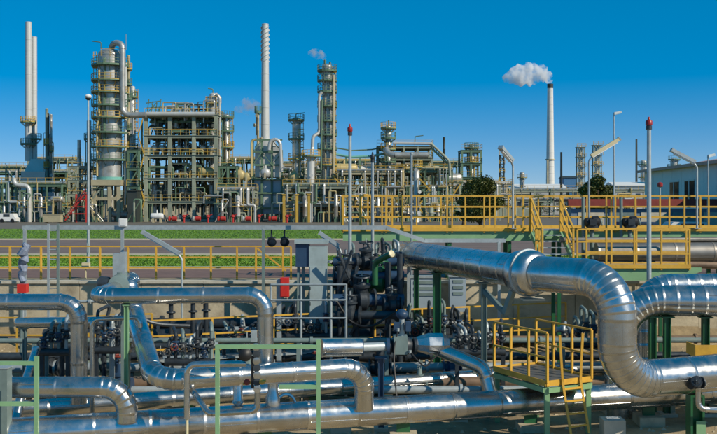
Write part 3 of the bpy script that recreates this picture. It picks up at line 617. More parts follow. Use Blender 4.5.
# small bore loops at centre left
sp = T('bypass_pipe', 'thin silver pipe bending down left of the green frame post', 'pipe', P(187,434,17.6))
part('tube', smallpipe(MB(), [P(246,363.5,17.6), P(187,364.5,17.6), (PX(187,17.6),17.6,-1.72)], .06, .17, 16), CLAD, sp); part('tail', MB().cyl((PX(187,17.6),17.6,-1.7),(PX(187,17.6),17.6,-2.75),.03), CRM, sp)
sp = T('sample_pipe', 'thin silver pipe looping low into the vertical valve stack', 'pipe', P(209,413,17.6))
part('tube', smallpipe(MB(), [P(188,383,18.2), P(194,393,17.8), P(209,414,17.5), P(257.5,411,17.5), P(257.5,392,17.5)], .058, .14, 16), CLAD, sp)
vs = T('valve_stack', 'upright stack of small silver and black instrument valves', 'valve', P(257.5,392,17.5))
part('tube', MB().cyl(P(257.5,393,17.5), P(255.5,344,17.5), .045, n=14), GALV, vs)
for i in range(7): part('knob', MB().lathe([(.03,-.035),(.075,-.03),(.075,.03),(.03,.035)], P(257.2-i*.2, 389-i*7, 17.45), (.2,-1,0), 12), CLAD if i % 2 == 0 else DARK, vs)
part('gauge_head', MB().lathe([(.05,0),(.12,.05),(.13,.14),(.06,.2)], P(245,354,17.5) - V(0,.05,0), (.2,-1,.1), 16), BLK, vs)
part('arm', MB().cyl(P(245,354,17.5), P(256,352,17.5), .03), DARK, vs); part('black_strip', MB().cbox(P(252.5,372,17.45), (.05,.05,.62)), BLK, vs)
part('top_box', MB().cbox(P(254,336,17.5), (.11,.1,.22)), GALV, vs)
part('red_knob', MB().lathe([(.03,-.05),(.06,-.03),(.06,.03),(.03,.05)], P(247,382,17.4), (0,-1,0), 12), REDD, vs); part('side_valve', MB().cyl(P(243,384,17.45), P(266,381,17.45), .025).lathe([(.03,-.05),(.055,0),(.03,.05)], P(262,382,17.42), (1,0,0), 10), YELF, vs)
st = T('stub_pipe', 'short upright silver stub with a pointed foot on the bottom pipe', 'pipe', tuple(p7(PX(234,19)) + V(0,0,.25)))
xs = PX(234.5, 18.6); part('tube', MB().lathe([(.03,0),(.13,.09),(.105,.13),(.1,.14),(.1,.84),(.115,.85),(.115,.88),(.0,.9)], (xs, p7(xs).y, -1.82), n=20), CLAD, st)
nz = T('nozzle', 'pale flanged nozzle with an orange valve on the bottom pipe', 'nozzle', tuple(p7(PX(272,18.6))))
xs = PX(271, 18.9); yy = p7(xs).y
part('neck', MB().lathe([(.16,0),(.16,.2),(.11,.32),(.11,.5),(.17,.51),(.17,.57),(.11,.58)], (xs, yy, -1.86), n=20), CLAD, nz)
part('valve', MB().lathe([(.06,0),(.09,.04),(.05,.1),(.09,.16),(.05,.22)], (xs-.03, yy-.02, -1.28), n=14), YELF, nz)
part('saddle_plate', MB().torus((xs+.28, yy+.08, -1.82), (0.27,-1,.2), .2, .03, 20), CLAD, nz)
# pale green portal frames
def portal(label, x0, x1, top, low, d, x_low=None, w=.075):
    root = T('portal_frame', label, 'frame', (PX(x0,d), d, -2.75)); zt = PZ(top, d)
    for px in (x0, x1): part('post', MB().box((PX(px,d)-w/2, d-w/2, -2.8), (PX(px,d)+w/2, d+w/2, zt + (.1 if px == x1 else -.075))), GRNL, root)
    part('beam', MB().box((PX(x0,d)-w/2, d-w/2+.003, zt-.07), (PX(x1,d)-w/2-.002, d+w/2-.003, zt+.005)), GRNL, root)
    part('beam', MB().box((PX(x_low or x0,d)+w/2+.002, d-w/2+.003, PZ(low,d)-.035), (PX(x1,d)-w/2-.002, d+w/2-.003, PZ(low,d)+.04)), GRNL, root)
    for px in (x0, x1): part('foot_plate', MB().cbox((PX(px,d), d, -2.72), (.22,.22,.03)), GRNL, root)
portal('pale green portal frame at the left edge before the bent pipe', -30, 36.5, 361.5, 404, 16.9)
portal('pale green portal frame in the centre around the valve stack', 217.5, 318.5, 345, 387, 16.7, 277)
# thin left pipes
sp = T('steam_trace_pipe', 'thin pale pipe dropping from a bend to a cone foot at left', 'pipe', (PX(92,19.6),19.6,-2.3))
part('tube', smallpipe(MB(), [P(92,424,19.6), P(92,319.5,19.6), P(140,317,19.6), P(141,362,19.6)], .052, .14, 14), CLAD, sp)
part('foot_cone', MB().lathe([(.18,0),(.14,.06),(.06,.3)], P(92,424,19.6) - V(0,0,.08), n=16), CLAD, sp)
sp = T('capped_pipe', 'short blue-grey horizontal pipe with a rounded end at left', 'pipe', P(17,323,23))
part('tube', MB().lathe([(.0,-.02),(.08,.0),(.135,.06),(.135,3.2)], P(15,323,23), (1,.02,.01), 18), CLAD, sp)
pipe_support('thin grey post under the rounded blue-grey pipe', PX(24,23), 23.05, PZ(323,23)-.13, .09, GRNB, saddle=.16)
sp = pipe('pipeline', 'slanted silver pipe behind the green frame at bottom left', [P(36,350,22.0), P(22,392,19.5), P(14,430,19.0)], .1, .25, sec=1.1, n=18)

# ================================================================== TRENCH WALKWAY RAILS
wa = V(-5.75, 24.6, -1.8); wb = V(6.6, 29.0 - .35, -1.72)
def walkway():
    root = T('trench_walkway', 'low grating walkway through the pipe trench behind the yellow rail', 'walkway', tuple(wa))
    u = (wb - wa); L = u.length; u.normalize(); nrm = V(-u.y, u.x, 0); k = 12
    for i in range(k):
        a = wa + u*(L*i/k + .01); b = wa + u*(L*(i+1)/k - .01); vs = [a + nrm*.02, b + nrm*.02, b + nrm*.75, a + nrm*.75]
        part('grating', MB().add([v + V(0,0,-.05) for v in vs] + vs, [(3,2,1,0),(4,5,6,7),(0,1,5,4),(1,2,6,5),(2,3,7,6),(3,0,4,7)]), GALV, root)
    for i in (0, 2, 4, 6, 8):
        p = wa.lerp(wb, i/12 + .02) + nrm*.4; part('leg', MB().box((p.x-.05,p.y-.05,-2.85),(p.x+.05,p.y+.05,p.z-.05)), GRNB, root)
walkway()
railing('handrail', 'yellow handrail stretching across the trench in the middle', wa, wb, [0, .135, .27, .39, .505, .62, .74, .87, 1], 1.1, (1.0,.62,.28), False, w=.05, rail_w=.045)
railing('handrail', 'yellow handrail at the left behind the dropping silver pipe', P(52,356,25.2), P(152,352,25.0), [0,.28,.55,.78,1], 1.05, (1.0,.55), False, w=.05, rail_w=.045)
railing('handrail', 'yellow handrail on the bank below the fence at far left', V(-11.4, 26.6, -1.85), V(-7.4, 26.4, -1.85), 3, 1.0, (1.0,.5), False, w=.05, rail_w=.045)
solo('rail_box', 'small yellow box clamped on the trench handrail', 'box', MB().box(P(208,350,24.0), P(221,345,24.0) + V(0,.12,0)).box(P(213.6,345,24.0)+V(0,.02,0), P(215.4,332,24.0)+V(0,.06,0)), YEL)

# ================================================================== DARK MANIFOLD IN THE CENTRE
def manifold():
    for i, (px, py, dd, s, m) in enumerate(((346,276,26.3,.30,DARK),(362,300,25.6,.32,DARK),(380,283,26.4,.30,GRND),(366,262,27.2,.28,DARK),(350,315,25.2,.26,DARK),(392,305,25.4,.22,DARK))):
        gate_valve('gate_valve', ['dark gate valve nearest the grey cabinet','largest dark gate valve in the middle of the manifold','dark green gate valve below the pale-ended stub','dark gate valve highest in the manifold under the tray','small dark gate valve lowest in the manifold','small dark gate valve right of the manifold centre'][i], P(px,py,dd), s, (1,.2 if i % 2 else -.15,0), m, up=(0,-.15,1) if i % 2 else (0,0,1), tall=.8)
    hd = T('manifold_header', 'dark horizontal header pipes linking the central gate valves', 'pipe', P(365,320,26))
    for py, dd, r in ((276,26.3,.15),(300,25.6,.17),(283,26.4,.14),(315,25.2,.12),(262,27.2,.13)):
        part('header', MB().cyl(P(333,py,dd), P(404,py,dd), r, n=16), DARK if py % 2 else BLUP, hd)
    for px, dd in ((340,26.0),(356,25.8),(373,26.8),(388,26.1),(400,25.7)):
        part('riser', MB().cyl((PX(px,dd),dd,-2.75),(PX(px,dd),dd,PZ(250 + (px % 7)*4,dd)),.09,n=14), DARK, hd)
    for a, b in (((338,250),(352,285)),((352,250),(338,290)),((385,330),(402,285)),((372,300),(350,335))): part('brace', MB().bar(P(*a,25.5), P(*b,25.7), .06), DARK, hd)
    sp = T('stub_pipe', 'dark green stub pipe with a pale round end in the manifold', 'pipe', P(376,278,25.2))
    part('tube', smallpipe(MB(), [P(375,285,25.4), P(375,262,25.4), P(391,254,24.9)], .085, .2, 14), GRND, sp); part('end_cap', MB().lathe([(.1,0),(.1,.04),(.0,.07)], P(391,254,24.9), (P(391,254,24.9)-P(375,262,25.4)).normalized(), 16), CRM, sp)
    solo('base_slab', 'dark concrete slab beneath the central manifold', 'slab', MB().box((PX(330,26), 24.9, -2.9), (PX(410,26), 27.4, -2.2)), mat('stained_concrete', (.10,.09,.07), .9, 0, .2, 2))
    # pale sheet boxes behind the column
    for i, (x0,x1,y0,y1) in enumerate(((411,437,278,309),(450,466,277,312))):
        dd = 28.3; r = T('instrument_shelter', ['pale sheet metal box left of the dark green column','narrow pale sheet metal box right of the dark green column'][i], 'box', (PX(x0,dd), dd, -1.9))
        part('casing', MB().box((PX(x0,dd),dd,PZ(y1,dd)),(PX(x1,dd),dd+.5,PZ(y0,dd))), BLUF, r); part('roof', MB().box((PX(x0,dd)-.05,dd-.05,PZ(y0,dd)+.002),(PX(x1,dd)+.05,dd+.55,PZ(y0,dd)+.05)), GALV, r)
        for q in range(3): part('louvre', MB().box((PX(x0+3,dd),dd-.025,PZ(y0+6+q*6,dd)),(PX(x1-3,dd),dd-.002,PZ(y0+3+q*6,dd))), GRNB, r)
        for px in (x0+1, x1-1): part('leg', MB().box((PX(px,dd)-.03,dd+.1,-2.2),(PX(px,dd)+.03,dd+.2,PZ(y1,dd))), GRNB, r)
manifold()
# trench pipe rows
RUST = MATS['rust_stained']
rows = [(22.9,-2.25,.10,GALV,'thin grey pipe on the trench floor nearest the bottom pipes'),(23.6,-2.2,.16,RUST,'brown rusty pipe on the trench floor'),(24.3,-2.25,.09,DARK,'thin black pipe on the trench floor'),
        (25.0,-2.05,.14,GALV,'grey pipe raised on sleepers under the trench walkway'),(26.0,-1.9,.12,DARK,'dark pipe along the foot of the trench bank'),(27.0,-1.55,.10,RUST,'brown pipe halfway up the trench bank'),(28.3,-.55,.05,GALV,'thin grey conduit along the retaining wall'),(24.0,-1.15,.07,GRNB,'thin grey-green pipe carried above the trench floor')]
for dd, z, r, m, lab in rows:
    t = T('trench_pipe', lab, 'pipe', (-11, dd, z)); 
    part('tube', MB().cyl((-16, dd, z), (15 if z < -.6 else PX(300,dd), dd + .2, z), r, n=14), m, t)
    x = -15.2
    while x < (14 if z < -.6 else -2):
        part('joint', MB().cyl((x, dd + (x+12)*.2/21.5, z), (x+.07, dd + (x+12.07)*.2/21.5, z), r*1.55, n=14), m, t); x += 2.9 + rnd.random()
for i in range(9):
    x = -11 + i*2.35; slp = T('pipe_sleeper', ORD[i] + ' concrete sleeper from the left under the trench floor pipes', 'sleeper', (x, 24, -2.8), 'trench pipe sleepers')
    part('beam', MB().box((x-.12, 22.5, -2.85), (x+.12, 25.3, -2.36)), CONC, slp)
    part('stanchion', MB().box((x-.05, 23.95, -2.36), (x+.05, 24.05, -1.22)), GRNB, slp); part('stanchion', MB().box((x-.05, 24.95, -2.36), (x+.05, 25.05, -2.19)), GRNB, slp)
vl = [(-7.5,23.6,-2.2),(-6.9,24.9,-1.95),(-6.1,23.0,-2.2),(-5.5,25.0,-2.05),(-4.2,23.6,-2.2),(-3.1,25.0,-2.05),(-2.2,23.6,-2.2),(-1.1,24.4,-2.2),(.6,25.0,-2.05),(1.6,23.6,-2.2),(2.6,25.0,-2.05),(-8.6,25.0,-2.05),(-6.6,26.2,-1.85),(-3.8,26.2,-1.85)]
for i, (x, dd, z) in enumerate(vl):
    gate_valve('trench_valve', ORD[sorted(vl).index((x,dd,z))] + ' small handwheel valve from the left among the trench pipes', (x, dd, z), .17 + .05*(i % 3), (1,.01,0), [DARK,GRNB,BLUP,DARK][i % 4], [DARK,GALV,REDD,DARK,GALV][i % 5], 'trench valves', tall=1.15)
# upright gear in the left trench behind the dropping pipe
for i, (px, y0, y1, dd, m) in enumerate(((62,330,372,23.2,DARK),(104,322,375,23.4,DARK),(112,318,372,22.8,GALV),(118,330,376,23.4,DARK),(46,342,372,23.6,GRNB),(171,304,338,26.6,DARK),(193,303,330,26.6,DARK),(206,302,330,26.9,DARK))):
    t = T('riser_pipe', 'upright pipe riser with a flanged top, ' + ORD[sorted((62,104,112,118,46,171,193,206)).index(px)] + ' from the left in the trench', 'pipe', P(px,y1,dd), 'trench risers')
    x = PX(px,dd); part('tube', MB().cyl((x,dd,ground_z(x,dd)-.05),(x,dd,PZ(y0,dd)),.07,n=12), m, t); part('flange', MB().cyl((x,dd,PZ(y0,dd)),(x,dd,PZ(y0,dd)+.05),.14,n=14), m, t)
    part('bolt_ring', MB().torus((x,dd,PZ(y0,dd)-.25),(0,0,1),.11,.03,12,6), m, t)
for i, (x, y) in enumerate(((-6.1,18.6),(-3.95,18.75),(-.4,21.0),(2.4,21.9),(5.7,20.2),(6.4,22.6))):
    fo = T('footing', ORD[i] + ' pale concrete footing block from the left on the trench floor', 'footing', (x, y, -2.8), 'pale footings'); 
    part('block', MB().box((x-.24,y-.2,-2.9),(x+.24,y+.2,-2.38+.05*(i%3))), CONP, fo); part('base_plate', MB().box((x-.14,y-.12,-2.38+.05*(i%3)),(x+.14,y+.12,-2.36+.05*(i%3))), GALV, fo)
for i, x in enumerate((-11,-8,-5,-2,1,4,7,10)):
    for f, nm, r in ((p7,'bottom pipe',.31),(p8,'pipe behind it',.205)):
        p = f(x + (.9 if f is p8 else 0)); t = T('pipe_shoe', ORD[i] + ' steel shoe from the left under the ' + nm, 'pipe shoe', (p.x,p.y,-2.8), 'pipe shoes')
        part('web', MB().box((p.x-.15,p.y-.02,-2.62),(p.x+.15,p.y+.02,p.z-r+.015)), GRND, t); part('block', MB().box((p.x-.3,p.y-.3,-2.9),(p.x+.3,p.y+.3,-2.6)), CONC, t)
for dd, z, r, lab in ((27.6,-1.15,.16,'upper dark pipe added in place of shadow along the trench bank'),(27.2,-1.45,.20,'thick dark pipe added in place of shadow along the trench bank'),(26.6,-1.68,.13,'lower dark pipe added in place of shadow along the trench bank')):  # dark pipes added to stand for equipment shadow on the bank
    t = T('bank_shade_pipe', lab, 'pipe', (-9, dd, z)); part('tube', MB().cyl((-9.5,dd,z),(3.5,dd+.15,z),r,n=16), DARK, t)
    for x in (-8.5,-6.1,-3.9,-1.2,1.4): part('flange', MB().cyl((x,dd+.1,z),(x+.1,dd+.1,z),r*1.5,n=16), DARK, t); part('prop', MB().box((x+.4,dd-.02,ground_z(x,dd)-.2),(x+.5,dd+.16,z-r*.9)), GRNB, t)
# ---- extra gear in the trench: small manifolds, cable bundles, drain lines
def small_manifold(label, px0, px1, py, d, seed, m=DARK):
    r = random.Random(seed); root = T('small_manifold', label, 'manifold', (PX((px0+px1)/2,d), d, ground_z(0,d))); n = max(3, int((px1-px0)/7)); z = PZ(py,d)
    part('header', MB().cyl((PX(px0,d),d,z),(PX(px1,d),d,z),.1,n=14), m, root); part('header', MB().cyl((PX(px0,d),d+.5,z+.35),(PX(px1,d),d+.5,z+.35),.08,n=14), GALV, root)
    for i in range(n):
        x = PX(px0 + (px1-px0)*(i+.5)/n, d); h = r.uniform(.35,1.0); part('branch', smallpipe(MB(), [(x,d,z),(x,d,z+h),(x+r.uniform(-.2,.2),d+.5,z+h+.1),(x,d+.5,z+.35)], .045, .12, 10), r.choice([DARK,GALV,m,GRNB]), root)
        v = part('valve', MB().lathe([(.05,-.13),(.1,-.12),(.1,-.09),(.06,-.07),(.09,0),(.06,.07),(.1,.09),(.1,.12),(.05,.13)], (x,d,z+h*.55), n=12), r.choice([DARK,BLUP,m]), root)
        part('handwheel', MB().torus((x,d-.2,z+h*.55),(0,1,.1),.085,.011,14,5).cyl((x,d-.22,z+h*.55),(x,d,z+h*.55),.018,n=8), r.choice([DARK,DARK,REDD,WHL]), v)
    for px in (px0+2, px1-2): part('leg', MB().box((PX(px,d)-.05,d-.05,ground_z(PX(px,d),d)-.1),(PX(px,d)+.05,d+.05,z-.08)), m, root)
small_manifold('dark valve manifold seen left of the dropping silver pipe', 40, 70, 352, 22.6, 1)
small_manifold('dark valve manifold between the dropping pipe and the slanted pipe', 94, 130, 350, 22.4, 2)
small_manifold('low dark valve manifold behind the centre pipe elbow', 165, 215, 362, 23.2, 3)
small_manifold('dark manifold under the trench handrail left of centre', 222, 262, 344, 25.6, 4)
small_manifold('dark manifold below the grey tubular barrier', 276, 330, 336, 25.9, 5)
small_manifold('dark manifold at the foot of the dark green column', 404, 470, 338, 26.2, 6)
small_manifold('dark manifold beside the left handrail of the small grating platform', 455, 505, 352, 23.6, 7)
small_manifold('dark manifold behind the big vertical pipe', 560, 650, 345, 24.6, 8)
small_manifold('dark manifold high behind the central gate valves', 335, 402, 272, 27.8, 9)
for i, (pts, r, m, lab) in enumerate((
  ([P(330,262,27.6), P(352,268,27.4), P(372,258,27.0), P(398,262,27.4)], .05, BLK, 'black hose hanging through the top of the manifold'),
  ([P(336,300,25.0), P(352,322,25.0), P(372,326,24.8), P(398,312,25.0), P(410,330,24.6)], .035, BLK, 'black cable loop sagging in front of the manifold'),
  ([P(118,300,24.0), P(150,322,24.4), P(190,326,24.8)], .05, DARK, 'dark sloping line behind the fence-side silver pipe'),
  ([P(410,352,20.7), P(424,366,20.6), P(432,360,20.8), P(440,352,21.0)], .02, BLK, 'thin black cable loop under the silver cone'),
  ([P(398,330,20.8), P(394,350,20.7), P(395,378,20.4), P(397,400,20.2)], .018, BLK, 'thin black cable dropping from the control valve'))):
    t = T('hanging_cable', lab, 'cable', tuple(pts[-1])); q = [Vector(p) for p in pts]; cur = []
    for j in range(len(q)-1):
        p0 = q[max(j-1,0)]; p1 = q[j]; p2 = q[j+1]; p3 = q[min(j+2,len(q)-1)]
        for k in range(6): f = k/6; cur.append(.5*((2*p1) + (p2-p0)*f + (2*p0-5*p1+4*p2-p3)*f*f + (3*p1-p0-3*p2+p3)*f**3))
    cur.append(q[-1]); part('sheath', MB().tube(cur, r, 8), m, t); part('gland', MB().cyl(q[0]-V(0,0,.03), q[0]+V(0,0,.04), r*1.8, n=10), GALV, t)

# ================================================================== FAR PLANT
def ladder_mb(x, y, z0, z1, w=.5, n=None):
    mb = MB().box((x-w/2-.05,y-.05,z0),(x-w/2+.05,y+.05,z1)).box((x+w/2-.05,y-.05,z0),(x+w/2+.05,y+.05,z1)); z = z0 + .3
    while z < z1: mb.box((x-w/2+.05,y-.03,z),(x+w/2-.05,y+.03,z+.06)); z += .6
    z = z0 + 2
    while z < z1: mb.torus((x, y-.3, z), (0,0,1), w*.75, .035, 8, 4); z += 1.1
    return mb
def ring_platform(root, x, y, z, r, wd, a0, a1, dm, rm):
    """part of a ring deck from angle a0 to a1 (degrees, -90 faces the camera)"""
    n = max(4, int((a1 - a0) / 18)); vs = []; A = [R(a0 + (a1 - a0) * i / n) for i in range(n + 1)]
    for zz in (z, z + .16):
        for a in A:
            for q in (r * .98, r + wd): vs.append((x + q*math.cos(a), y + q*math.sin(a), zz))
    m = 2 * (n + 1); fs = []
    for i in range(n):
        a, b, c, d_ = 2*i, 2*i+1, 2*i+3, 2*i+2
        fs += [(a, d_, c, b), (m+a, m+b, m+c, m+d_), (b, c, m+c, m+b), (d_, a, m+a, m+d_)]
    fs += [(0,1,m+1,m), (2*n+1,2*n,m+2*n,m+2*n+1)]
    pf = part('platform', MB().add(vs, fs), dm, root); ra = MB()
    for i, a in enumerate(A):
        p = V(x + (r+wd-.04)*math.cos(a), y + (r+wd-.04)*math.sin(a), z + .16); ra.bar(p, p + V(0,0,1.05), .07)
        if i:
            for h in (1.05, .55): ra.bar(prev + V(0,0,h), p + V(0,0,h), .06)
            ra.bar(prev + V(0,0,.08), p + V(0,0,.08), .03, .16)
        prev = p
    for a in A[::2]: ra.bar((x + r*.97*math.cos(a), y + r*.97*math.sin(a), z - wd*.8), (x + (r+wd*.9)*math.cos(a), y + (r+wd*.9)*math.sin(a), z), .08)
    part('guard_rail', ra, rm if (int(z*7) % 3 == 0) else STRG, pf); return pf
def tower(label, px, ytop, ybot, wpx, d, plats=(), m=None, dm=None, rm=None, lad=0, base=0.0, wd=.9, head='dome', seams=True, name='process_column', cat='column', seed=0):
    m = m or CLADF; dm = dm or STRG; rm = rm or YELF; x = PX(px, d); z1 = PZ(ytop, d); z0 = max(base, PZ(ybot, d)); r = wpx / 2 / FPX * d
    root = T(name, label, cat, (x, d, z0)); rr = random.Random(seed or int(px)); H = z1 - z0
    prof = [(r*1.02, 0)]; h = 0; k = 0
    while h < H - r * .6:
        step = 2.2 + rr.random(); nh = min(h + step, H - r*.5)
        prof += [(r, h+.02), (r, nh-.1), (r*1.025, nh-.09), (r*1.025, nh)]; h = nh
    prof += [(r*.97, H - r*.4), (r*.8, H - r*.18), (r*.45, H - r*.04), (.05, H)] if head == 'dome' else [(r, H), (r*.85, H), (r*.84, H-.4)]
    part('shell', MB().lathe(prof, (x, d, z0), n=26), m, root)
    for i, p in enumerate(plats):
        yy, a0, a1 = (p if isinstance(p, tuple) else (p, *[(-200, 20), (-170, -10), (-140, 60), (-240, 30)][rr.randrange(4)]))
        ring_platform(root, x, d, PZ(yy, d), r, wd, a0, a1, dm, rm)
    if lad:
        part('ladder', ladder_mb(x + lad * (r + .35), d - r*.35, z0 + .5, z1 - .6), rm, root)
    for i in range(4 if r > .5 else 2):                    # service pipes strapped to the shell
        a = R(rr.uniform(-165, -15)); q = r + rr.uniform(.12,.3); zt_ = z0 + H*rr.uniform(.45,.97); xx, yy_ = x + q*math.cos(a), d + q*math.sin(a); w_ = rr.uniform(.05,.13)
        part('service_pipe', smallpipe(MB(), [(x + r*.6*math.cos(a), d + r*.6*math.sin(a), zt_), (xx, yy_, zt_), (xx, yy_, z0 + H*rr.uniform(0,.3))], w_, w_*2, 7), rr.choice([STRB, STRG, TANF, YELF, SILF, STRD]), root)
    for i in range(3):                                    # nozzles and a side pipe
        a = R(rr.uniform(-170, -10)); zz = z0 + H * rr.uniform(.15, .9); part('nozzle', MB().cyl((x,d,zz), (x + (r+.45)*math.cos(a), d + (r+.45)*math.sin(a), zz), .18, n=8).cyl((x + (r+.42)*math.cos(a), d + (r+.42)*math.sin(a), zz), (x + (r+.55)*math.cos(a), d + (r+.55)*math.sin(a), zz), .32, n=8), m, root)
    return root
def fpipe(root, pts, r, m, Rb=None, n=10, name='pipe'): return part(name, smallpipe(MB(), [Vector(p) for p in pts], r, Rb or r*2.2, n), m, root)
def davit(root, px, py, d, dx, h, m=None):
    a = P(px, py, d); part('davit', smallpipe(MB(), [a, a + V(0,0,h), a + V(dx,0,h + abs(dx)*.12)], .09, .3, 6), m or STRG, root)
def rail_run(mb, a, b, h=1.05, step=1.5, w=.06):
    a = Vector(a); b = Vector(b); n = max(1, int((b-a).length / step))
    for p in lerp_pts(a, b, n): mb.bar(p, p + V(0,0,h), w)
    for q in (h, h*.5): mb.bar(a + V(0,0,q), b + V(0,0,q), w*.9)
    return mb
def frame(label, cols, levels, d, depth=7, m=None, rm=None, decks=True, cw=.38, brace=(), name='steel_structure', cat='structure', rails=True):
    """cols: column rows in photo px, levels: heights in photo rows (top first)"""
    m = m or STRF; rm = rm or YELF; root = T(name, label, cat, (PX(cols[0], d), d, 0)); zt = PZ(levels[0], d)
    for yy in (d, d + depth):
        for px in cols: part('column', MB().box((PX(px,d)-cw/2, yy-cw/2, 0), (PX(px,d)+cw/2, yy+cw/2, zt)), m, root)
        for lv in levels:
            z = PZ(lv, d)
            for a, b in zip(cols, cols[1:]): part('beam', MB().box((PX(a,d)+cw/2, yy-cw*.36, z-.45), (PX(b,d)-cw/2, yy+cw*.36, z-.05)), m, root)
    for lv in levels:
        z = PZ(lv, d); cr = MB()
        for px in cols: cr.box((PX(px,d)-cw*.3, d+cw/2, z-.42), (PX(px,d)+cw*.3, d+depth-cw/2, z-.08))
        part('cross_beams', cr, m, root)
        if decks:
            dk = part('deck', MB().box((PX(cols[0],d)-cw*.7, d-cw*.75, z-.045), (PX(cols[-1],d)+cw*.7, d+depth+cw*.7, z+.03)), m, root)
            if rails: part('guard_rail', rail_run(rail_run(MB(), (PX(cols[0],d)-.2, d-cw*.7, z+.03), (PX(cols[-1],d)+.2, d-cw*.7, z+.03)), (PX(cols[-1],d)+.2, d-cw*.7, z+.03), (PX(cols[-1],d)+.2, d+depth, z+.03)), rm, dk)
    for (ca, la, cb_, lb) in brace: part('brace', MB().bar((PX(cols[ca],d), d, PZ(levels[la],d) if la < len(levels) else 0), (PX(cols[cb_],d), d, PZ(levels[lb],d) if lb < len(levels) else 0), .2), m, root)
    return root
def rack(label, x0, x1, levels, d, depth=5, m=None, seed=1, pm=None, cstep=14, rm=None, drops=8, pr=(.09,.32)):
    n = max(1, int(round((x1 - x0) / cstep))); cols = [x0 + (x1 - x0) * i / n for i in range(n + 1)]
    root = frame(label, cols, levels, d, depth, m or STRG, rm or YELF, True, .3, name='pipe_rack', cat='pipe rack'); r = random.Random(seed); pm = pm or [CLADF, SILF, STRF, STRG, CLADF, TANF, GALV]
    for lv in levels:
        z = PZ(lv, d) + .05; y = d + .4
        while y < d + depth - .3:
            rr = r.uniform(*pr); e0 = r.uniform(0, .25) * (x1 - x0) if r.random() < .4 else -1.5; e1 = r.uniform(0, .25) * (x1 - x0) if r.random() < .4 else -1.5
            part('pipe', MB().cyl((PX(x0+e0,d), y+rr, z+rr), (PX(x1-e1,d), y+rr, z+rr), rr, n=10), r.choice(pm), root); y += rr*2 + r.uniform(.1,.5)
    for i in range(drops):
        px = r.uniform(x0, x1); rr = r.uniform(.07,.22); z0 = PZ(r.choice(levels), d) + rr + .1; dx = r.choice((-1,1)) * r.uniform(1,3.5); yy = d - .25 - r.uniform(0,.5)
        zb = r.choice((0.0, 0.0, PZ(levels[-1], d) + .3)); pts = [(PX(px,d), d+1.5, z0), (PX(px,d), yy, z0), (PX(px,d), yy, zb + (z0-zb)*.5), (PX(px,d)+dx, yy, zb + (z0-zb)*.5), (PX(px,d)+dx, yy, zb)]
        fpipe(root, pts, rr, r.choice(pm), rr*1.6, 8)
    return root
def drum(name, label, c, L, r, m, axis=(1,0,0), group=None, cat='vessel', legs=None, stand=None):
    c = Vector(c); root = T(name, label, cat, (c.x, c.y, c.z - (r if abs(axis[2]) < .5 else L/2)), group); h = L / 2
    part('shell', MB().lathe([(.02,-h),(r*.5,-h+r*.07),(r*.85,-h+r*.25),(r,-h+r*.5),(r,-h*.3),(r*1.03,-h*.29),(r*1.03,-h*.24),(r,-h*.23),(r,h*.3),(r*1.03,h*.31),(r*1.03,h*.36),(r,h*.37),(r,h-r*.5),(r*.85,h-r*.25),(r*.5,h-r*.07),(.02,h)], c, axis, 20), m, root)
    if legs is not None:
        if abs(axis[2]) < .5:
            for s in (-.55, .55): part('saddle', MB().cbox((c.x + axis[0]*h*s, c.y + axis[1]*h*s, (legs + c.z)/2), (.3, r*1.4, c.z - legs)), STRB, root)
        else:
            for i in range(3): a = 2*PI*i/3 + .4; part('leg', MB().box((c.x + r*.8*math.cos(a)-.09, c.y + r*.8*math.sin(a)-.09, legs), (c.x + r*.8*math.cos(a)+.09, c.y + r*.8*math.sin(a)+.09, c.z - h + r*.6)), STRF, root)
    part('nozzle', MB().cyl(c + V(0,0,(r if abs(axis[2])<.5 else h)*.9), c + V(0,0,(r if abs(axis[2])<.5 else h)+.5), r*.25, n=8), m, root); return root
def stack(label, px, ytop, ybot, w0, w1, d, m=None, rings=(), strakes=None, name='smoke_stack'):
    x = PX(px,d); z0 = PZ(ybot,d); z1 = PZ(ytop,d); r0 = w0/2/FPX*d; r1 = w1/2/FPX*d; root = T(name, label, 'chimney', (x,d,z0)); H = z1 - z0; pr = []; n = max(3, int(H/3))
    for i in range(n):
        ra = r0 + (r1-r0)*i/n; rb_ = r0 + (r1-r0)*(i+1)/n; pr += [(ra, H*i/n+.01), (rb_, H*(i+1)/n - .12), (rb_*1.04, H*(i+1)/n - .11), (rb_*1.04, H*(i+1)/n)]
    pr += [(r1*.85, H), (r1*.84, H-1.2), (.02, H-1.25)]
    part('shaft', MB().lathe(pr, (x,d,z0), n=22), m or STK, root)
    for y in rings: ring_platform(root, x, d, PZ(y,d), r0*.97, .8, -200, 20, STRG, YELF)
    if strakes:
        za, zb = PZ(strakes[1],d), PZ(strakes[0],d)
        for k in range(3):
            N = 46; vs = []
            for i in range(N+1):
                f = i/N; a = 2*PI*(f*2.6 + k/3); z = za + (zb-za)*f
                for q, dz in ((r1*.97,-.05),(r1+.2,-.05),(r1+.2,.05),(r1*.97,.05)): vs.append((x+q*math.cos(a), d+q*math.sin(a), z+dz))
            part('strake', MB().add(vs, [(4*i+j, 4*i+(j+1)%4, 4*i+4+(j+1)%4, 4*i+4+j) for i in range(N) for j in range(4)]), STK, root)
    return root

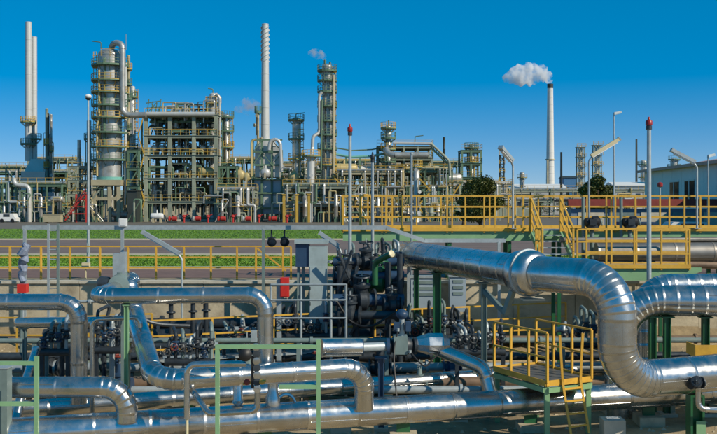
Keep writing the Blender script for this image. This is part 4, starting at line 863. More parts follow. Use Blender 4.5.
# ---- far left heater with two stacks
D1 = 166
ht = T('process_heater', 'blue-grey furnace box under the two tall stacks at far left', 'furnace', (PX(30,D1), D1, 0))
x0, x1 = PX(10,D1), PX(47,D1)
for i in range(6): part('wall_panel', MB().box((x0 + (x1-x0)*i/6 + .03, D1, .6), (x0 + (x1-x0)*(i+1)/6 - .03, D1 + 8, PZ(192,D1))), BLUF, ht)
for i in range(7): part('column', MB().box((x0 + (x1-x0)*i/6 - .14, D1-.3, 0), (x0 + (x1-x0)*i/6 + .14, D1-.02, PZ(190,D1))), STRG, ht)
for y in (214, 203, 192): part('beam', MB().box((x0-.2, D1-.42, PZ(y,D1)), (x1+.2, D1-.31, PZ(y,D1)+.3)), STRG, ht)
part('convection_box', MB().box((PX(18,D1), D1+1.5, PZ(192,D1)+.02), (PX(42,D1), D1+6.5, PZ(171,D1))), SILF, ht)
hd = MB(); a = [(PX(20,D1),D1+2,PZ(171,D1)+.01),(PX(40,D1),D1+2,PZ(171,D1)+.01),(PX(40,D1),D1+6,PZ(171,D1)+.01),(PX(20,D1),D1+6,PZ(171,D1)+.01)]; b = [(PX(25,D1),D1+3,PZ(158,D1)),(PX(36,D1),D1+3,PZ(158,D1)),(PX(36,D1),D1+5,PZ(158,D1)),(PX(25,D1),D1+5,PZ(158,D1))]
part('hood', hd.add(a + b, [(3,2,1,0),(4,5,6,7),(0,1,5,4),(1,2,6,5),(2,3,7,6),(3,0,4,7)]), SILF, ht)
stack('taller pale grey steel stack at the far left', 28.5, 22, 161, 7, 6, D1+4, rings=(123, 145))
stack('shorter pale grey steel stack touching the taller one at far left', 34.2, 37, 161, 6, 5.2, D1+4.9, rings=(140,))
rk = rack('yellow railed pipe rack in front of the furnace at far left', -14, 62, (184, 203), 156, 5, seed=3, drops=16)
fpipe(rk, [P(14,178,155), P(14,184.5,155), P(29,186,155), P(29.5,222.3,155)], .38, SILF, .8)
rack('second pipe rack behind the furnace at far left', -16, 66, (172, 186), 182, 6, seed=13, drops=8)
tower('grey slender column right of the far left stacks', 46.8, 108, 222, 3.0, 168, ((145,-200,-20), 168), STRF, wd=.3)
tower('thinner grey column beside the slender one at left', 51, 114, 222, 2.6, 170, ((152,-170,0),), CLADF, wd=.3)
drum('storage_drum', 'pale horizontal drum standing by the far left pipe rack', P(57,199,153), 2.2, .5, CLADF, legs=0)
# ---- braced structure with red stairs
frame('green braced steel tower left of the main column', (69, 78, 88), (166, 180, 194, 208), 158, 6, STRF, brace=((0,1,1,0),(1,1,2,0),(0,2,1,1),(1,2,2,1),(0,3,2,2)))
rs = T('red_stair', 'red steel stair and deck at the foot of the braced tower', 'stairs', (PX(64,150), 150, 0))
for i in range(4):
    part('flight', MB().bar(P(65+5*i,220.5-7*i,150), P(71+5*i,213.5-7*i,150), .22, .22).bar(P(65+5*i,217-7*i,150), P(71+5*i,210-7*i,150), .1), REDF, rs)
    part('landing', MB().box((PX(71+5*i,150), 149.6, PZ(213.5-7*i,150)-.1), (PX(84,150), 151.5, PZ(213.5-7*i,150)+.05)), REDF, rs)
for px in (74, 84): part('post', MB().box((PX(px,150)-.12,151,0),(PX(px,150)+.12,151.3,PZ(194,150))), REDF, rs)
stack('small dark grey vent stack above the braced tower', 79, 140, 166, 3.6, 3.2, 161, CLADF)
tower('plain pale column close left of the main column', 89, 120, 222, 4.5, 163, (140,170), SILF, wd=.5)
# ---- main column
mc = tower('broad silver column with yellow and green ring platforms on a concrete frame', 110, 49, 177, 23.5, 158, [(67,-230,20),(82,-200,-20),(94,-240,40),(107,-190,0),(119,-230,10),(134,-200,-10),(148,-235,30),(161,-210,0)], CLADF, lad=-1, wd=1.15, base=0)
zc = PZ(177,158); xc = PX(110,158); rc = 23.5/2/FPX*158
part('skirt_ring', MB().cyl((xc,158,zc-.55),(xc,158,zc-.01), rc*1.12, n=24), TEAL, mc)
tt = T('table_frame', 'cream concrete table frame under the broad silver column', 'frame', (xc,158,0))
part('table_top', MB().box((xc-rc*1.25,158-rc*1.25,zc-1.5),(xc+rc*1.25,158+rc*1.25,zc-.56)), STRB, tt)
for sx in (-1,.25,1):
    for sy in (-1,1): part('leg', MB().box((xc+sx*rc-.28,158+sy*rc-.28,0),(xc+sx*rc+.28,158+sy*rc+.28,zc-1.5)), STRB, tt)
for sy in (-1,1): part('beam', MB().box((xc-rc*1.2,158+sy*rc-.26,zc*.48),(xc+rc*1.2,158+sy*rc+.26,zc*.48+.5)), STRB, tt)
fpipe(tt, [(xc,158,zc-1.4),(xc,158,1.2),(xc+4,158,1.2)], .55, SILF, 1.0, 12)
fpipe(mc, [P(111,50,158), P(113,43,157), P(122.5,43,156), P(122.5,115,156), P(146,115,156)], .52, CLADF, 1.3, 14, 'overhead_pipe')
fpipe(mc, [P(99,70,155.5), P(99,120,155.5), P(97,124,155.5), P(97,176,155.5)], .2, TANF)
fpipe(mc, [P(125.5,62,157.5), P(125.5,205,157.5)], .25, SILF); davit(mc, 101, 49, 158, -1.6, 1.2)
part('lightning_rod', MB().cyl(P(126,50,158), P(126,34,158), .05, n=6).bar(P(121,60,158), P(126.5,58,158), .1), STRF, mc)
part('top_frame', rail_run(MB(), P(101,56,156), P(119,56,156), 1.3), YELF, mc)
tower('thin lavender grey column behind the broad silver one', 132.5, 86, 195, 5, 166, (98, 118, 150), SILF, wd=.5, lad=1)
tower('narrow dark column just right of the broad silver one', 128.5, 55, 170, 3, 164, (70,85,100,130), STRB, wd=.4)
frame('narrow stair tower right of the broad column', (128, 139), (150, 168, 186, 204), 157, 5, STRG, brace=((0,1,1,0),(0,2,1,1),(0,3,1,2),(0,4,1,3)))
solo('switch_house', 'small dark hut at the foot of the stair tower', 'hut', MB().box(V(PX(127,153),153,0), V(PX(137,153),156,PZ(191,153))).box(V(PX(126.5,153),152.8,PZ(191,153)+.004), V(PX(137.5,153),156.2,PZ(189.7,153))).box(V(PX(130,153),152.95,0), V(PX(133,153),152.997,2.1)), STRD)
# ---- open structure with decks
D3 = 158; lv = (114.5, 135.5, 155, 178, 201)
fs = frame('open steel building of five decks full of exchangers', (146, 170, 194, 216), lv, D3, 9, STRF, cw=.62, rails=True)
fpipe(fs, [P(146,114,D3-.8), P(214,114,D3-.8)], .4, SILF)
for px in (140.5, 221.5): part('stair_post', MB().box((PX(px,D3)-.12,D3+1,0),(PX(px,D3)+.12,D3+1.3,PZ(120,D3))), STRG, fs)
for i in range(5):
    za = PZ((lv + (222,))[i+1], D3); zb = PZ(lv[i], D3); part('stair_flight', MB().bar((PX(139 + (i%2)*6,D3), D3-.6, za), (PX(145 - (i%2)*6,D3), D3-.6, zb), .12, .3), YELF, fs)
rr = random.Random(5); k = 0
for i in range(9):                                            # top deck: dark motors in a V
    px = 151 + i*7.4; c = V(PX(px,D3), D3+2, PZ(126,D3)); t = T('fan_motor', ORD[i] + ' dark fan motor from the left on the top deck', 'motor', (c.x,c.y,PZ(135.5,D3)), 'fan motors on the top deck')
    part('support', MB().bar(c + V(-.55,0,-1.65), c + V(0,0,0), .16).bar(c + V(.55,0,-1.65), c + V(0,0,0), .16), STRG, t); part('motor', MB().lathe([(.2,-.5),(.42,-.4),(.42,.4),(.2,.5)], c + V(0,0,.3), n=12), STRD if i % 3 else SILF, t); part('hood', MB().lathe([(.75,0),(.75,.25),(.4,.6)], c + V(0,0,.75), n=12), STRG, t)
for i in range(8):
    px = 152 + i*8.2; drum('exchanger', ORD[i] + ' pale exchanger drum from the left on the second deck', V(PX(px,D3), D3+3, PZ(155,D3)+1.35), 3.6, .52, [SILF, CLADF, SILF][i % 3], (0,1,0), 'exchangers on the second deck', legs=PZ(155,D3)+.03)
for i in range(5):
    px = 153 + i*13.5; drum('upright_vessel', ORD[i] + ' narrow vessel from the left on the third deck', V(PX(px,D3), D3+4, PZ(178,D3)+1.7), 2.6, .45, [STRG, STRD, SILF, CLADF, STRG][i], (0,0,1), 'vessels on the third deck', legs=PZ(178,D3)+.03)
drum('horizontal_vessel', 'yellow insulated drum on the third deck at the right', V(PX(205,D3), D3+1.5, PZ(178,D3)+1.2), 3.2, .75, TANF, legs=PZ(178,D3)+.03)
for i in range(9):
    px = 151 + i*7.3; drum('upright_vessel', ORD[i] + ' silver vessel from the left on the fourth deck', V(PX(px,D3), D3+2.5 + (i%2)*2, PZ(201,D3)+1.65), 2.9, .5 - .1*(i%2), [SILF, SILF, CLADF, TANF][i % 4] if i != 7 else TANF, (0,0,1), 'vessels on the fourth deck', legs=PZ(201,D3)+.03)
for i in range(8):
    px = 152 + i*8.4; t = T('pump_set', ORD[i] + ' grey pump set from the left on the ground floor of the structure', 'pump', (PX(px,D3), D3+2, 0), 'pumps on the ground floor')
    x = PX(px,D3); part('base', MB().cbox((x,D3+2,.2),(1.0,1.6,.4)), CONP, t); part('casing', MB().lathe([(.2,-.5),(.45,-.35),(.45,.35),(.2,.5)], (x,D3+2,.8), (0,1,0), 12), SILF if i%2 else STRG, t); part('riser', smallpipe(MB(), [(x,D3+1.6,1.0),(x,D3+1.6,2.8),(x+.5,D3+3,2.9),(x+.5,D3+4,3.2)], .16, .3, 8), SILF, t)
pr = random.Random(21)
for i in range(170):                                           # pipework threaded through the decks
    L_ = pr.randrange(5); zf = PZ(lv[L_], D3); zz = zf + pr.uniform(.3, 2.6); yy = D3 + pr.uniform(.3, 8); a = pr.uniform(147, 205); b = a + pr.uniform(6, 30); b = min(b, 214); q = pr.uniform(.07,.2)
    fpipe(fs, [(PX(a,D3),yy,zf - pr.uniform(.5,2.5)), (PX(a,D3),yy,zz), (PX(b,D3),yy,zz), (PX(b,D3),yy,zf - pr.uniform(0,2))], q, pr.choice([SILF, STRG, STRD, STRD, CLADF, STRB, TANF, STRG]), q*2, 7)
cr = T('roof_hoist', 'green lattice hoist on the top left of the deck building', 'hoist', P(147,114,D3+1))
for px in (147, 151, 155, 159): part('post', MB().bar(P(px,114,D3+1), P(px + (2 if px % 2 else -1),99 + (px % 3)*2,D3+1), .14), STRG, cr)
part('boom', MB().bar(P(146,103,D3+1), P(160,101,D3+1), .16).bar(P(146,108,D3+1), P(160,107,D3+1), .14).bar(P(147,113,D3+1), P(158,101,D3+1), .12).bar(P(150,102,D3+1), P(159,113,D3+1), .12), STRG, cr)
# ---- columns right of the structure
t_ = tower('lavender grey column at the right end of the deck building', 213.5, 93, 222, 8, 162, (104,122,150,176), SILF, lad=-1, wd=.7); davit(t_, 213, 94, 162, -.9, .9)
fpipe(t_, [P(216,94,161), P(219.5,97,161), P(219.5,205,161)], .3, CLADF)
tower('cream topped slim column right of the deck building', 226.5, 114, 205, 6.5, 164, (118, 132, 148, 165, 182), CLADF, lad=1, wd=.8)
frame('low green frame holding the cream topped column', (219, 228, 237), (166, 184, 203), 159, 6, STRG, brace=((0,1,1,0),(1,2,2,1)))
rack('mid height pipe rack between deck building and heater', 218, 254, (190, 205), 154, 5, STRF, seed=8, drops=10)
for i, px in enumerate((240, 247)): drum('insulated_drum', ['left','right'][i] + ' tan rounded drum on the rack left of the central heater', P(px,175 + i*2,160), 2.2 - i*.3, .95 - i*.15, TANF, (0,1,0), 'tan drums', legs=PZ(190,160))
# ---- central heater with straked stack
DH = 160; hx0, hx1 = PX(253,DH), PX(282,DH)
h2 = T('process_heater', 'tall silver and blue furnace beneath the straked central stack', 'furnace', ((hx0+hx1)/2, DH, 0))
part('lower_casing', MB().box((hx0+.25, DH, 1.4), (hx1-.25, DH+6, PZ(180,DH))), BLUF, h2); part('upper_casing', MB().box((hx0+.3, DH+.4, PZ(177,DH)), (hx1-.5, DH+5.5, PZ(146,DH))), SILF, h2)
part('platform', MB().box((hx0-.3, DH-.9, PZ(180,DH)+.01), (hx1+.3, DH+6.2, PZ(178.7,DH))), STRG, h2)
for px in (253, 262, 272, 282): part('column', MB().box((PX(px,DH)-.17, DH-.35, 0), (PX(px,DH)+.17, DH-.02, PZ(139 if px < 280 else 150,DH))), STRG, h2)
for y in (140, 152, 165, 193, 208): part('beam', MB().box((hx0-.1, DH-.5, PZ(y,DH)-.15), (hx1+.1, DH-.36, PZ(y,DH)+.15)), STRG, h2)
for a, b in (((253,165),(262,152)),((262,152),(272,165)),((272,165),(282,152)),((253,152),(262,140)),((272,140),(282,152))): part('brace', MB().bar(P(*a,DH-.55), P(*b,DH-.55), .14), STRG, h2)
part('hood', MB().lathe([(2.2,0),(1.5,1.1),(.8,1.5)], (PX(265,DH),DH+3,PZ(146,DH)), n=18), SILF, h2)
fpipe(h2, [P(269,150,DH-1), P(270,139.5,DH-1), P(280,139.5,DH-1), P(281.5,172,DH-1)], .32, SILF, 1.0, 12, 'crossover_pipe'); fpipe(h2, [P(256,139,DH-.8), P(251.5,141,DH-.8), P(251.5,176,DH-.8)], .2, TANF)
drum('steam_drum', 'silver round drum on the deck of the central furnace', P(265.5,173,DH-1.6), 2.2, .85, SILF, (0,1,0), legs=PZ(178.7,DH))
for i in range(3): part('door', MB().box((PX(256+8*i,DH), DH-.04, PZ(203,DH)), (PX(261+8*i,DH), DH-.004, PZ(196,DH))), SILF, h2)
stack('tall pale central stack with spiral strakes near its top', 265.2, 24, 140.5, 8.6, 6.6, DH+3, STK, strakes=(27, 62))
tower('thin yellowish pipe column left of the straked stack', 258, 110, 146, 2.6, DH+2, (113,), STRB, wd=.4)
# ---- columns to the right of the heater
t_ = tower('medium silver column with three platforms right of the straked stack', 296.2, 117, 222, 8, 165, [(121,-220,40),(140,-200,0),(160,-220,20),(178,-200,20)], CLADF, lad=1, wd=.75); davit(t_, 296, 118, 165, 1.6, .8, TEAL)
tower('short silver column with a capped platform before the tall column', 311, 154, 206, 8.5, 156, [(157,-240,60)], SILF, wd=.9)
pd_ = T('pedestal_frame', 'grey pedestal frame under the short silver column', 'frame', (PX(311,156),156,0))
for sx in (-1,1):
    for sy in (-1,1): part('leg', MB().box((PX(311,156)+sx*.75-.15,156+sy*.75-.15,0),(PX(311,156)+sx*.75+.15,156+sy*.75+.15,PZ(206,156)-.3)), STRF, pd_)
part('top', MB().box((PX(311,156)-1.1,154.9,PZ(206,156)-.3),(PX(311,156)+1.1,157.1,PZ(206,156)-.01)), STRF, pd_)
tc = tower('tall slim column with many ring platforms and a steam wisp at its top', 327.3, 64, 222, 10.5, 162, [(72,-230,50),(82,-200,10),(93,-240,20),(107.5,-250,60),(122,-220,10),(136,-240,40),(150,-220,10),(166,-240,50),(184,-240,30)], CLADF, lad=1, wd=.85)
part('top_vent', MB().cyl(P(325,64.5,162), P(325,60,162), .22, n=8).cyl(P(330,66,162), P(330,62,162), .18, n=8), STRG, tc)
fpipe(tc, [P(322,92,160.5), P(319.5,95,160.5), P(319.5,133,160.5), P(313,136,160), P(312.3,150,160), P(312,156,158)], .3, SILF, .9); fpipe(tc, [P(333.5,75,160.5), P(333.5,200,160.5)], .24, STRB); fpipe(tc, [P(322,100,160.2), P(321,170,160.2)], .17, STRG)
rack('pipe rack at the foot of the two right columns', 284, 346, (186, 204), 153, 6, STRF, seed=17, drops=20)
rack('green upper pipe rack behind the medium silver column', 278, 322, (170, 182), 172, 6, STRG, seed=19, drops=10)
drum('insulated_drum', 'tan round drum at the foot of the medium silver column', P(294,177,158), 2.0, .8, TANF, (0,1,0), legs=PZ(186,158))
for px in (284, 297, 309): solo('crash_post', ORD[(284,297,309).index(px)] + ' yellow steel column from the left below the right columns', 'post', MB().box((PX(px,151)-.2,150.8,0),(PX(px,151)+.2,151.2,PZ(195,151))).box((PX(px,151)-.3,150.7,PZ(195,151)),(PX(px,151)+.3,151.3,PZ(194,151))), YELF)
# ---- right half process area
rack('beige pipe rack behind the left part of the walkway rails', 338, 404, (172, 188, 205), 158, 7, STRB, seed=23, drops=26)
rack('green pipe rack behind the middle of the walkway rails', 398, 452, (170, 188, 206), 164, 7, STRG, seed=29, drops=24)
rack('low pipe rack leading right towards the small tower', 446, 500, (186, 204), 172, 6, STRF, seed=31, drops=12)
for i, (px, py, dd, L_, r) in enumerate(((344,168,163,5,.8),(362,170,166,5,.9),(430,170,170,4,.8),(452,178,174,4,.9))): drum('horizontal_vessel', ORD[i] + ' horizontal vessel from the left atop the right pipe racks', P(px,py,dd), L_, r, [TANF, SILF, STRB, CLADF][i], (1,.2,0), 'cream vessels', legs=PZ(py,dd)-3)
fs2 = frame('open green structure below the crowned tower', (378, 390, 404, 418, 432), (146, 158, 172, 186), 166, 8, STRF)
ct = tower('short tower crowned by a wide platform near the middle', 388.3, 125, 222, 6.2, 164, [(129,-260,80),(139,-230,30),(150,-200,40),(163,-230,20)], CLADF, lad=-1, wd=.85)
part('crown_spike', MB().cyl(P(388.5,125,164),P(388.5,120,164),.12,n=6), STRG, ct)
fpipe(fs2, [P(386,149,162), P(388,155,161), P(428,155,161)], .56, CLADF, 1.5, 14, 'transfer_line'); fpipe(fs2, [P(393,143,163), P(432,143.5,163)], .26, SILF); fpipe(fs2, [P(431,143.5,162), P(449,160.5,162), P(450,176,162)], .24, STRF, 1.2, 12, 'sloping_duct'); fpipe(fs2, [P(431,147.5,162.2), P(447,163,162.2)], .2, STRG)
for q in range(6): part('gallery_tie', MB().bar(P(431+q*2.7,143.5+q*2.6,162), P(431+q*2.7,147.5+q*2.6,162.2), .12), STRG, fs2)
tower('pale upright cylinder standing behind the walkway rails', 416.5, 164, 222, 6, 150, [(168,-220,40)], SILF, wd=.5)
stack('thin dark stack above the green rack', 444, 137, 172, 2.6, 2.2, 170, STRD); davit(fs2, 415, 143, 163, 1.5, 1.2)
tt2 = tower('small platformed tower left of the first tree', 471.5, 144, 205, 6, 176, [(149,-260,80),(163,-200,60)], CLADF, lad=1, wd=.8)
frame('steel cage around the small platformed tower', (462, 471, 481), (150, 163, 177), 175, 5, STRG)
# pipe bridge across the back from the tall column to the right
br = T('pipe_bridge', 'thin high pipe bridge from the tall column to the crowned tower', 'pipe bridge', P(335,158,165))
for dz, r in ((0,.22),(1.2,.12)): part('pipe', MB().tube([P(334,154,165)+V(0,0,dz), P(352,157,165)+V(0,0,dz), P(372,156,165)+V(0,0,dz), P(388,153,165)+V(0,0,dz)], r, 8), TEAL if dz == 0 else STRG, br)
for px in (346, 360, 374): part('post', MB().box((PX(px,165)-.15,164.9,0),(PX(px,165)+.15,165.2,PZ(156,165))), STRG, br)
# ---- things standing at the edge of the yard
def vehicle(name, label, px, d, L, H, m, van=False):
    x = PX(px,d); root = T(name, label, 'van' if van else 'car', (x,d,0)); pr = [(-.5,.18),(.5,.18),(.5,.55),(.33,.62),(.2,1),(-.34,1),(-.46,.6),(-.5,.55)] if not van else [(-.5,.14),(.5,.14),(.5,.5),(.42,.6),(.34,1),(-.5,1)]
    n = len(pr); vs = [(x+a*L, d-.85, b*H) for a, b in pr] + [(x+a*L, d+.85, b*H) for a, b in pr]
    part('body', MB().add(vs, [tuple(reversed(range(n))), tuple(n+i for i in range(n))] + [((i+1)%n, i, n+i, n+(i+1)%n) for i in range(n)]), m, root)
    part('window', MB().box((x-.22*L, d-.87, .63*H), (x+.15*L, d-.852, .92*H)), GLASS, root)
    for s in (-.3,.3): part('wheel', MB().cyl((x+s*L,d-.9,.32),(x+s*L,d-.6,.32),.32,n=14), BLK, root)
vehicle('parked_van', 'small white van parked at the far left of the yard', 9, 150, 2.9, 1.5, WHT, True)
def skid(name, label, px, d, w, h, m, group, cat='container', feet=.15):
    x = PX(px,d); root = T(name, label, cat, (x,d,0), group); part('casing', MB().box((x-w/2,d-.6,feet),(x+w/2,d+.6,h)), m, root); part('lid', MB().box((x-w/2-.06,d-.66,h+.003),(x+w/2+.06,d+.66,h+.09)), m, root)
    for s in (-.38,.38): part('skid_foot', MB().box((x+w*s-.1,d-.6,0),(x+w*s+.1,d+.6,feet-.003)), STRD, root)
skid('tool_container', 'beige container near the cable tray ladder in the far yard', 53, 146, 2.8, 1.3, STRB, None)
drum('storage_drum', 'white horizontal tank on the yard before the deck building', P(157,216,150), 2.2, .5, WHT, legs=0)
for i, px in enumerate((172, 184, 196, 208, 221, 233, 246, 259, 272, 287)):
    dd = 148 + (i % 3); x = PX(px,dd); root = T('fire_monitor' if i % 2 else 'pump_unit', ORD[i] + ' red unit from the left along the front of the yard', 'hydrant' if i % 2 else 'pump', (x,dd,0), 'red units along the yard')
    if i % 2:
        part('standpipe', MB().cyl((x,dd,0),(x,dd,.8),.16,n=10), REDF, root); part('head', MB().lathe([(.15,0),(.32,.1),(.32,.35),(.12,.5)], (x,dd,.8), n=12), REDF, root); part('nozzle', MB().cyl((x,dd,1.05),(x+.7,dd-.2,1.35),.11,.08,n=8), REDF, root)
    else:
        part('base', MB().cbox((x,dd,.12),(1.6,.8,.24)), STRD, root); part('motor', MB().lathe([(.2,-.45),(.38,-.4),(.38,.4),(.2,.45)], (x+.35,dd,.65), (1,0,0), 12), REDF, root); part('pump', MB().lathe([(.15,-.25),(.45,-.1),(.45,.1),(.15,.25)], (x-.4,dd,.62), (1,0,0), 12), REDF if i % 4 == 0 else SILF, root)
# ---- distant right: chimney, towers, shed roofs
ch = stack('very tall white chimney with a black top and drifting smoke', 550.2, 84, 214, 9.2, 5.4, 400, STKC, name='tall_chimney')
x = PX(550.2,400); zt = PZ(84,400); part('black_top', MB().lathe([(1.3,-1.9),(1.33,0.05),(1.05,.07),(1.0,-1.5)], (x,400,zt), n=20), STRD, ch); part('platform_band', MB().cyl((x,400,PZ(160,400)),(x,400,PZ(159,400)),2.2,n=16), STRB, ch)
part('ladder', MB().box((x-1.9,400-2.3,2),(x-1.2,400-1.9,PZ(160,400))), STRB, ch)
def lattice(label, px, ytop, wpx, d, m, core=None):
    x = PX(px,d); w_ = wpx/FPX*d/2; zt = PZ(ytop,d); root = T('lattice_tower', label, 'tower', (x,d,0))
    for sx in (-1,1):
        for sy in (-1,1): part('leg', MB().bar((x+sx*w_,d+sy*w_,0),(x+sx*w_*.8,d+sy*w_*.8,zt),.3), m, root)
    n = 7
    for i in range(n):
        z0 = zt*i/n; z1 = zt*(i+1)/n; b = MB().bar((x-w_*.95,d-w_,z0),(x+w_*.9,d-w_,z1),.18).bar((x+w_*.95,d-w_,z0),(x-w_*.9,d-w_,z1),.18).box((x-w_*1.2,d-w_*1.2,z1-.15),(x+w_*1.2,d+w_*1.2,z1)); part('stage', b, m, root)
        part('guard_rail', rail_run(MB(), (x-w_*1.2,d-w_*1.2,z1), (x+w_*1.2,d-w_*1.2,z1), 1.1, 1.5, .12), YELF, root)
    if core: part('core_vessel', MB().lathe([(w_*.6,0),(w_*.6,zt*.92),(w_*.3,zt),(.02,zt+.4)], (x,d,0), n=16), core, root)
lattice('grey far tower right of the white chimney', 580.5, 147, 7.5, 300, STRF, SILF)
lattice('grey far tower partly behind the pale strip lamp', 597, 145, 8, 290, STRF, SILF)
lattice('dark far lattice mast by the left strip lamp', 501.8, 155, 4.5, 260, STRD)
stack('thin dark far stack right of the white chimney', 561.3, 152, 214, 2.6, 2.0, 320, STRD); stack('thin dark far stack left of the red-lantern pole', 636.5, 139, 214, 2.4, 1.8, 300, STRD)
tower('pale far column right of the thin dark stack', 643.5, 160, 214, 6, 290, (165,178), SILF, wd=.9); tower('small pale far column above the white building', 674, 158, 214, 7, 280, (160,168), SILF, wd=.9)
tower('short far column on the horizon right of the first tree', 522, 172, 214, 5, 330, (178,), CLADF, wd=1)
def shed(name, label, x0, x1, ytop, d, depth, wm, rm, bays=6):
    xa, xb, h = PX(x0,d), PX(x1,d), PZ(ytop,d); root = T(name, label, 'building', ((xa+xb)/2, d, 0)); part('wall', MB().box((xa,d,0),(xb,d+depth,h)), wm, root)
    b = MB(); vs = [(xa-.4,d-.4,h+.004),(xb+.4,d-.4,h+.004),(xb+.4,d+depth+.4,h+.004),(xa-.4,d+depth+.4,h+.004),(xa-.4,d+depth/2,h+depth*.12),(xb+.4,d+depth/2,h+depth*.12)]
    part('roof', b.add(vs, [(0,1,5,4),(2,3,4,5),(1,2,5),(3,0,4),(3,2,1,0)]), rm, root)
    for i in range(bays): a = xa + (xb-xa)*(i+.25)/bays; part('window', MB().box((a,d-.05,h*.45),(a+(xb-xa)*.5/bays,d-.004,h*.75)), GLASS, root)
shed('far_shed', 'pale low shed at the foot of the white chimney', 508, 566, 188, 330, 14, SILF, WHT); shed('far_shed', 'pale far shed right of the second tree', 615, 652, 186, 280, 12, SILF, WHT, 4)
shed('far_shed', 'blue far building block beside the white chimney', 564, 577, 178, 350, 8, mat('blue_sheet', (.06,.18,.34), .5), STRD, 2); shed('far_shed', 'long grey shed behind the left tree', 488, 530, 194, 240, 10, STRF, STRB, 6)
rack('far pale pipe rack below the white chimney', 496, 650, (190, 200), 215, 5, STRF, seed=41, cstep=20, drops=14)
# ---- white building at right with red roof edge
wb_ = T('white_building', 'long white panelled building with a red roof edge at right', 'building', (28.3, 72, 0)); xw = 28.2
WPAN = mat('white_panel', (.80,.80,.79), .5, 0, .05, .4, objvar=.03)
y = 46.0
while y < 87.5: part('wall_panel', MB().box((xw, y+.02, .25), (xw+.2, y+2.48, 5.95)), WPAN, wb_); y += 2.5
part('end_wall', MB().box((xw+.02, 88.5, .25), (xw+16, 88.72, 5.95)), WPAN, wb_); part('plinth', MB().box((xw-.05,46,0),(xw+16,88.7,.245)), CONC, wb_)
part('roof', MB().add([(xw-.5,45.5,6.0),(xw+8,45.5,7.4),(xw+16.5,45.5,6.0),(xw-.5,89.2,6.0),(xw+8,89.2,7.4),(xw+16.5,89.2,6.0)], [(0,1,4,3),(1,2,5,4),(0,2,1),(3,4,5),(0,3,5,2)]), mat('roof_sheet', (.50,.30,.25), .6, 0, .1, .5), wb_)
part('roof_edge', MB().box((xw-.62,45.5,5.86),(xw-.51,89.2,6.12)), mat('roof_edge_sunlit_red', (.72,.34,.27), .6), wb_)  # sunlit strip put into the colour: paler red on the shaded edge
for yy in (75.5, 79.2, 66, 62): 
    wnd = part('window', MB().box((xw-.06,yy,3.0),(xw-.003,yy+2.2,4.7)), GLASS, wb_); part('frame', MB().box((xw-.1,yy-.1,2.88),(xw-.061,yy+2.3,2.98)).box((xw-.1,yy-.1,4.72),(xw-.061,yy+2.3,4.82)).box((xw-.1,yy+1.05,2.98),(xw-.061,yy+1.15,4.72)), WHT, wnd)
part('door', MB().box((xw-.05,70,.25),(xw-.003,72.2,2.7)), GRNB, wb_); part('downpipe', MB().cyl((xw-.12,69,.1),(xw-.12,69,5.8),.07), GRNB, wb_)
rsd = T('red_shed', 'long low shed with a red fascia in front of the white building', 'shed', (22, 66, 0))
part('wall', MB().box((15.6,66,0),(27.6,70,2.35)), mat('blue_grey_sheet', (.16,.22,.29), .5, 0, .1, 1), rsd); part('fascia', MB().box((15.3,65.6,2.5),(27.8,65.75,2.95)), REDD, rsd)
part('roof', MB().box((15.3,65.76,2.9),(27.8,70.4,3.06)), REDD, rsd)
for i in range(5): part('door', MB().box((16.1+i*2.3,65.95,0),(18.0+i*2.3,65.996,2.1)), GRNB if i % 2 else CONP, rsd)
vehicle('parked_car', 'white car parked in front of the red-edged shed', 690, 62, 4.2, 1.45, WHT); vehicle('parked_car', 'blue-grey car parked left of the white car by the shed', 640, 62, 4.2, 1.45, BLUP)
# ---- street lamps
def street_lamp(label, px, ytop, d, arm, foot=0.0, globe=False):
    x = PX(px,d); zt = PZ(ytop,d); root = T('street_lamp', label, 'street lamp', (x,d,foot))
    part('pole', MB().lathe([(.075,0),(.06,1.5),(.038,zt-foot-.1)], (x,d,foot), n=12), GALV, root); part('door', MB().box((x-.04,d-.085,foot+.5),(x+.04,d-.066,foot+.9)), GALV, root)
    if globe: part('globe', MB().lathe([(.04,-.07),(.12,-.03),(.145,.04),(.1,.1),(.02,.13)], (x,d,zt), n=16), LAMPG, root); part('hood', MB().lathe([(.05,-.14),(.11,-.09),(.125,-.045),(.06,-.04)], (x,d,zt), n=14), DARK, root)
    else: part('head', MB().add([(x,d-.14,zt-.1),(x+arm,d-.12,zt+.02),(x+arm,d+.12,zt+.02),(x,d+.14,zt-.1),(x,d-.1,zt+.08),(x+arm*.9,d-.07,zt+.16),(x+arm*.9,d+.07,zt+.16),(x,d+.1,zt+.08)], [(3,2,1,0),(4,5,6,7),(0,1,5,4),(1,2,6,5),(2,3,7,6),(3,0,4,7)]), LAMPG if arm < 0 else GALV, root)
street_lamp('tall street lamp with a white globe at left before the main column', 88.3, 97, 38.5, 0, globe=True)
street_lamp('street lamp with a flat head rising behind the pale strip lamp', 614, 113.5, 58, .5); street_lamp('short street lamp with a white head by the white building', 708, 156, 56, .45)
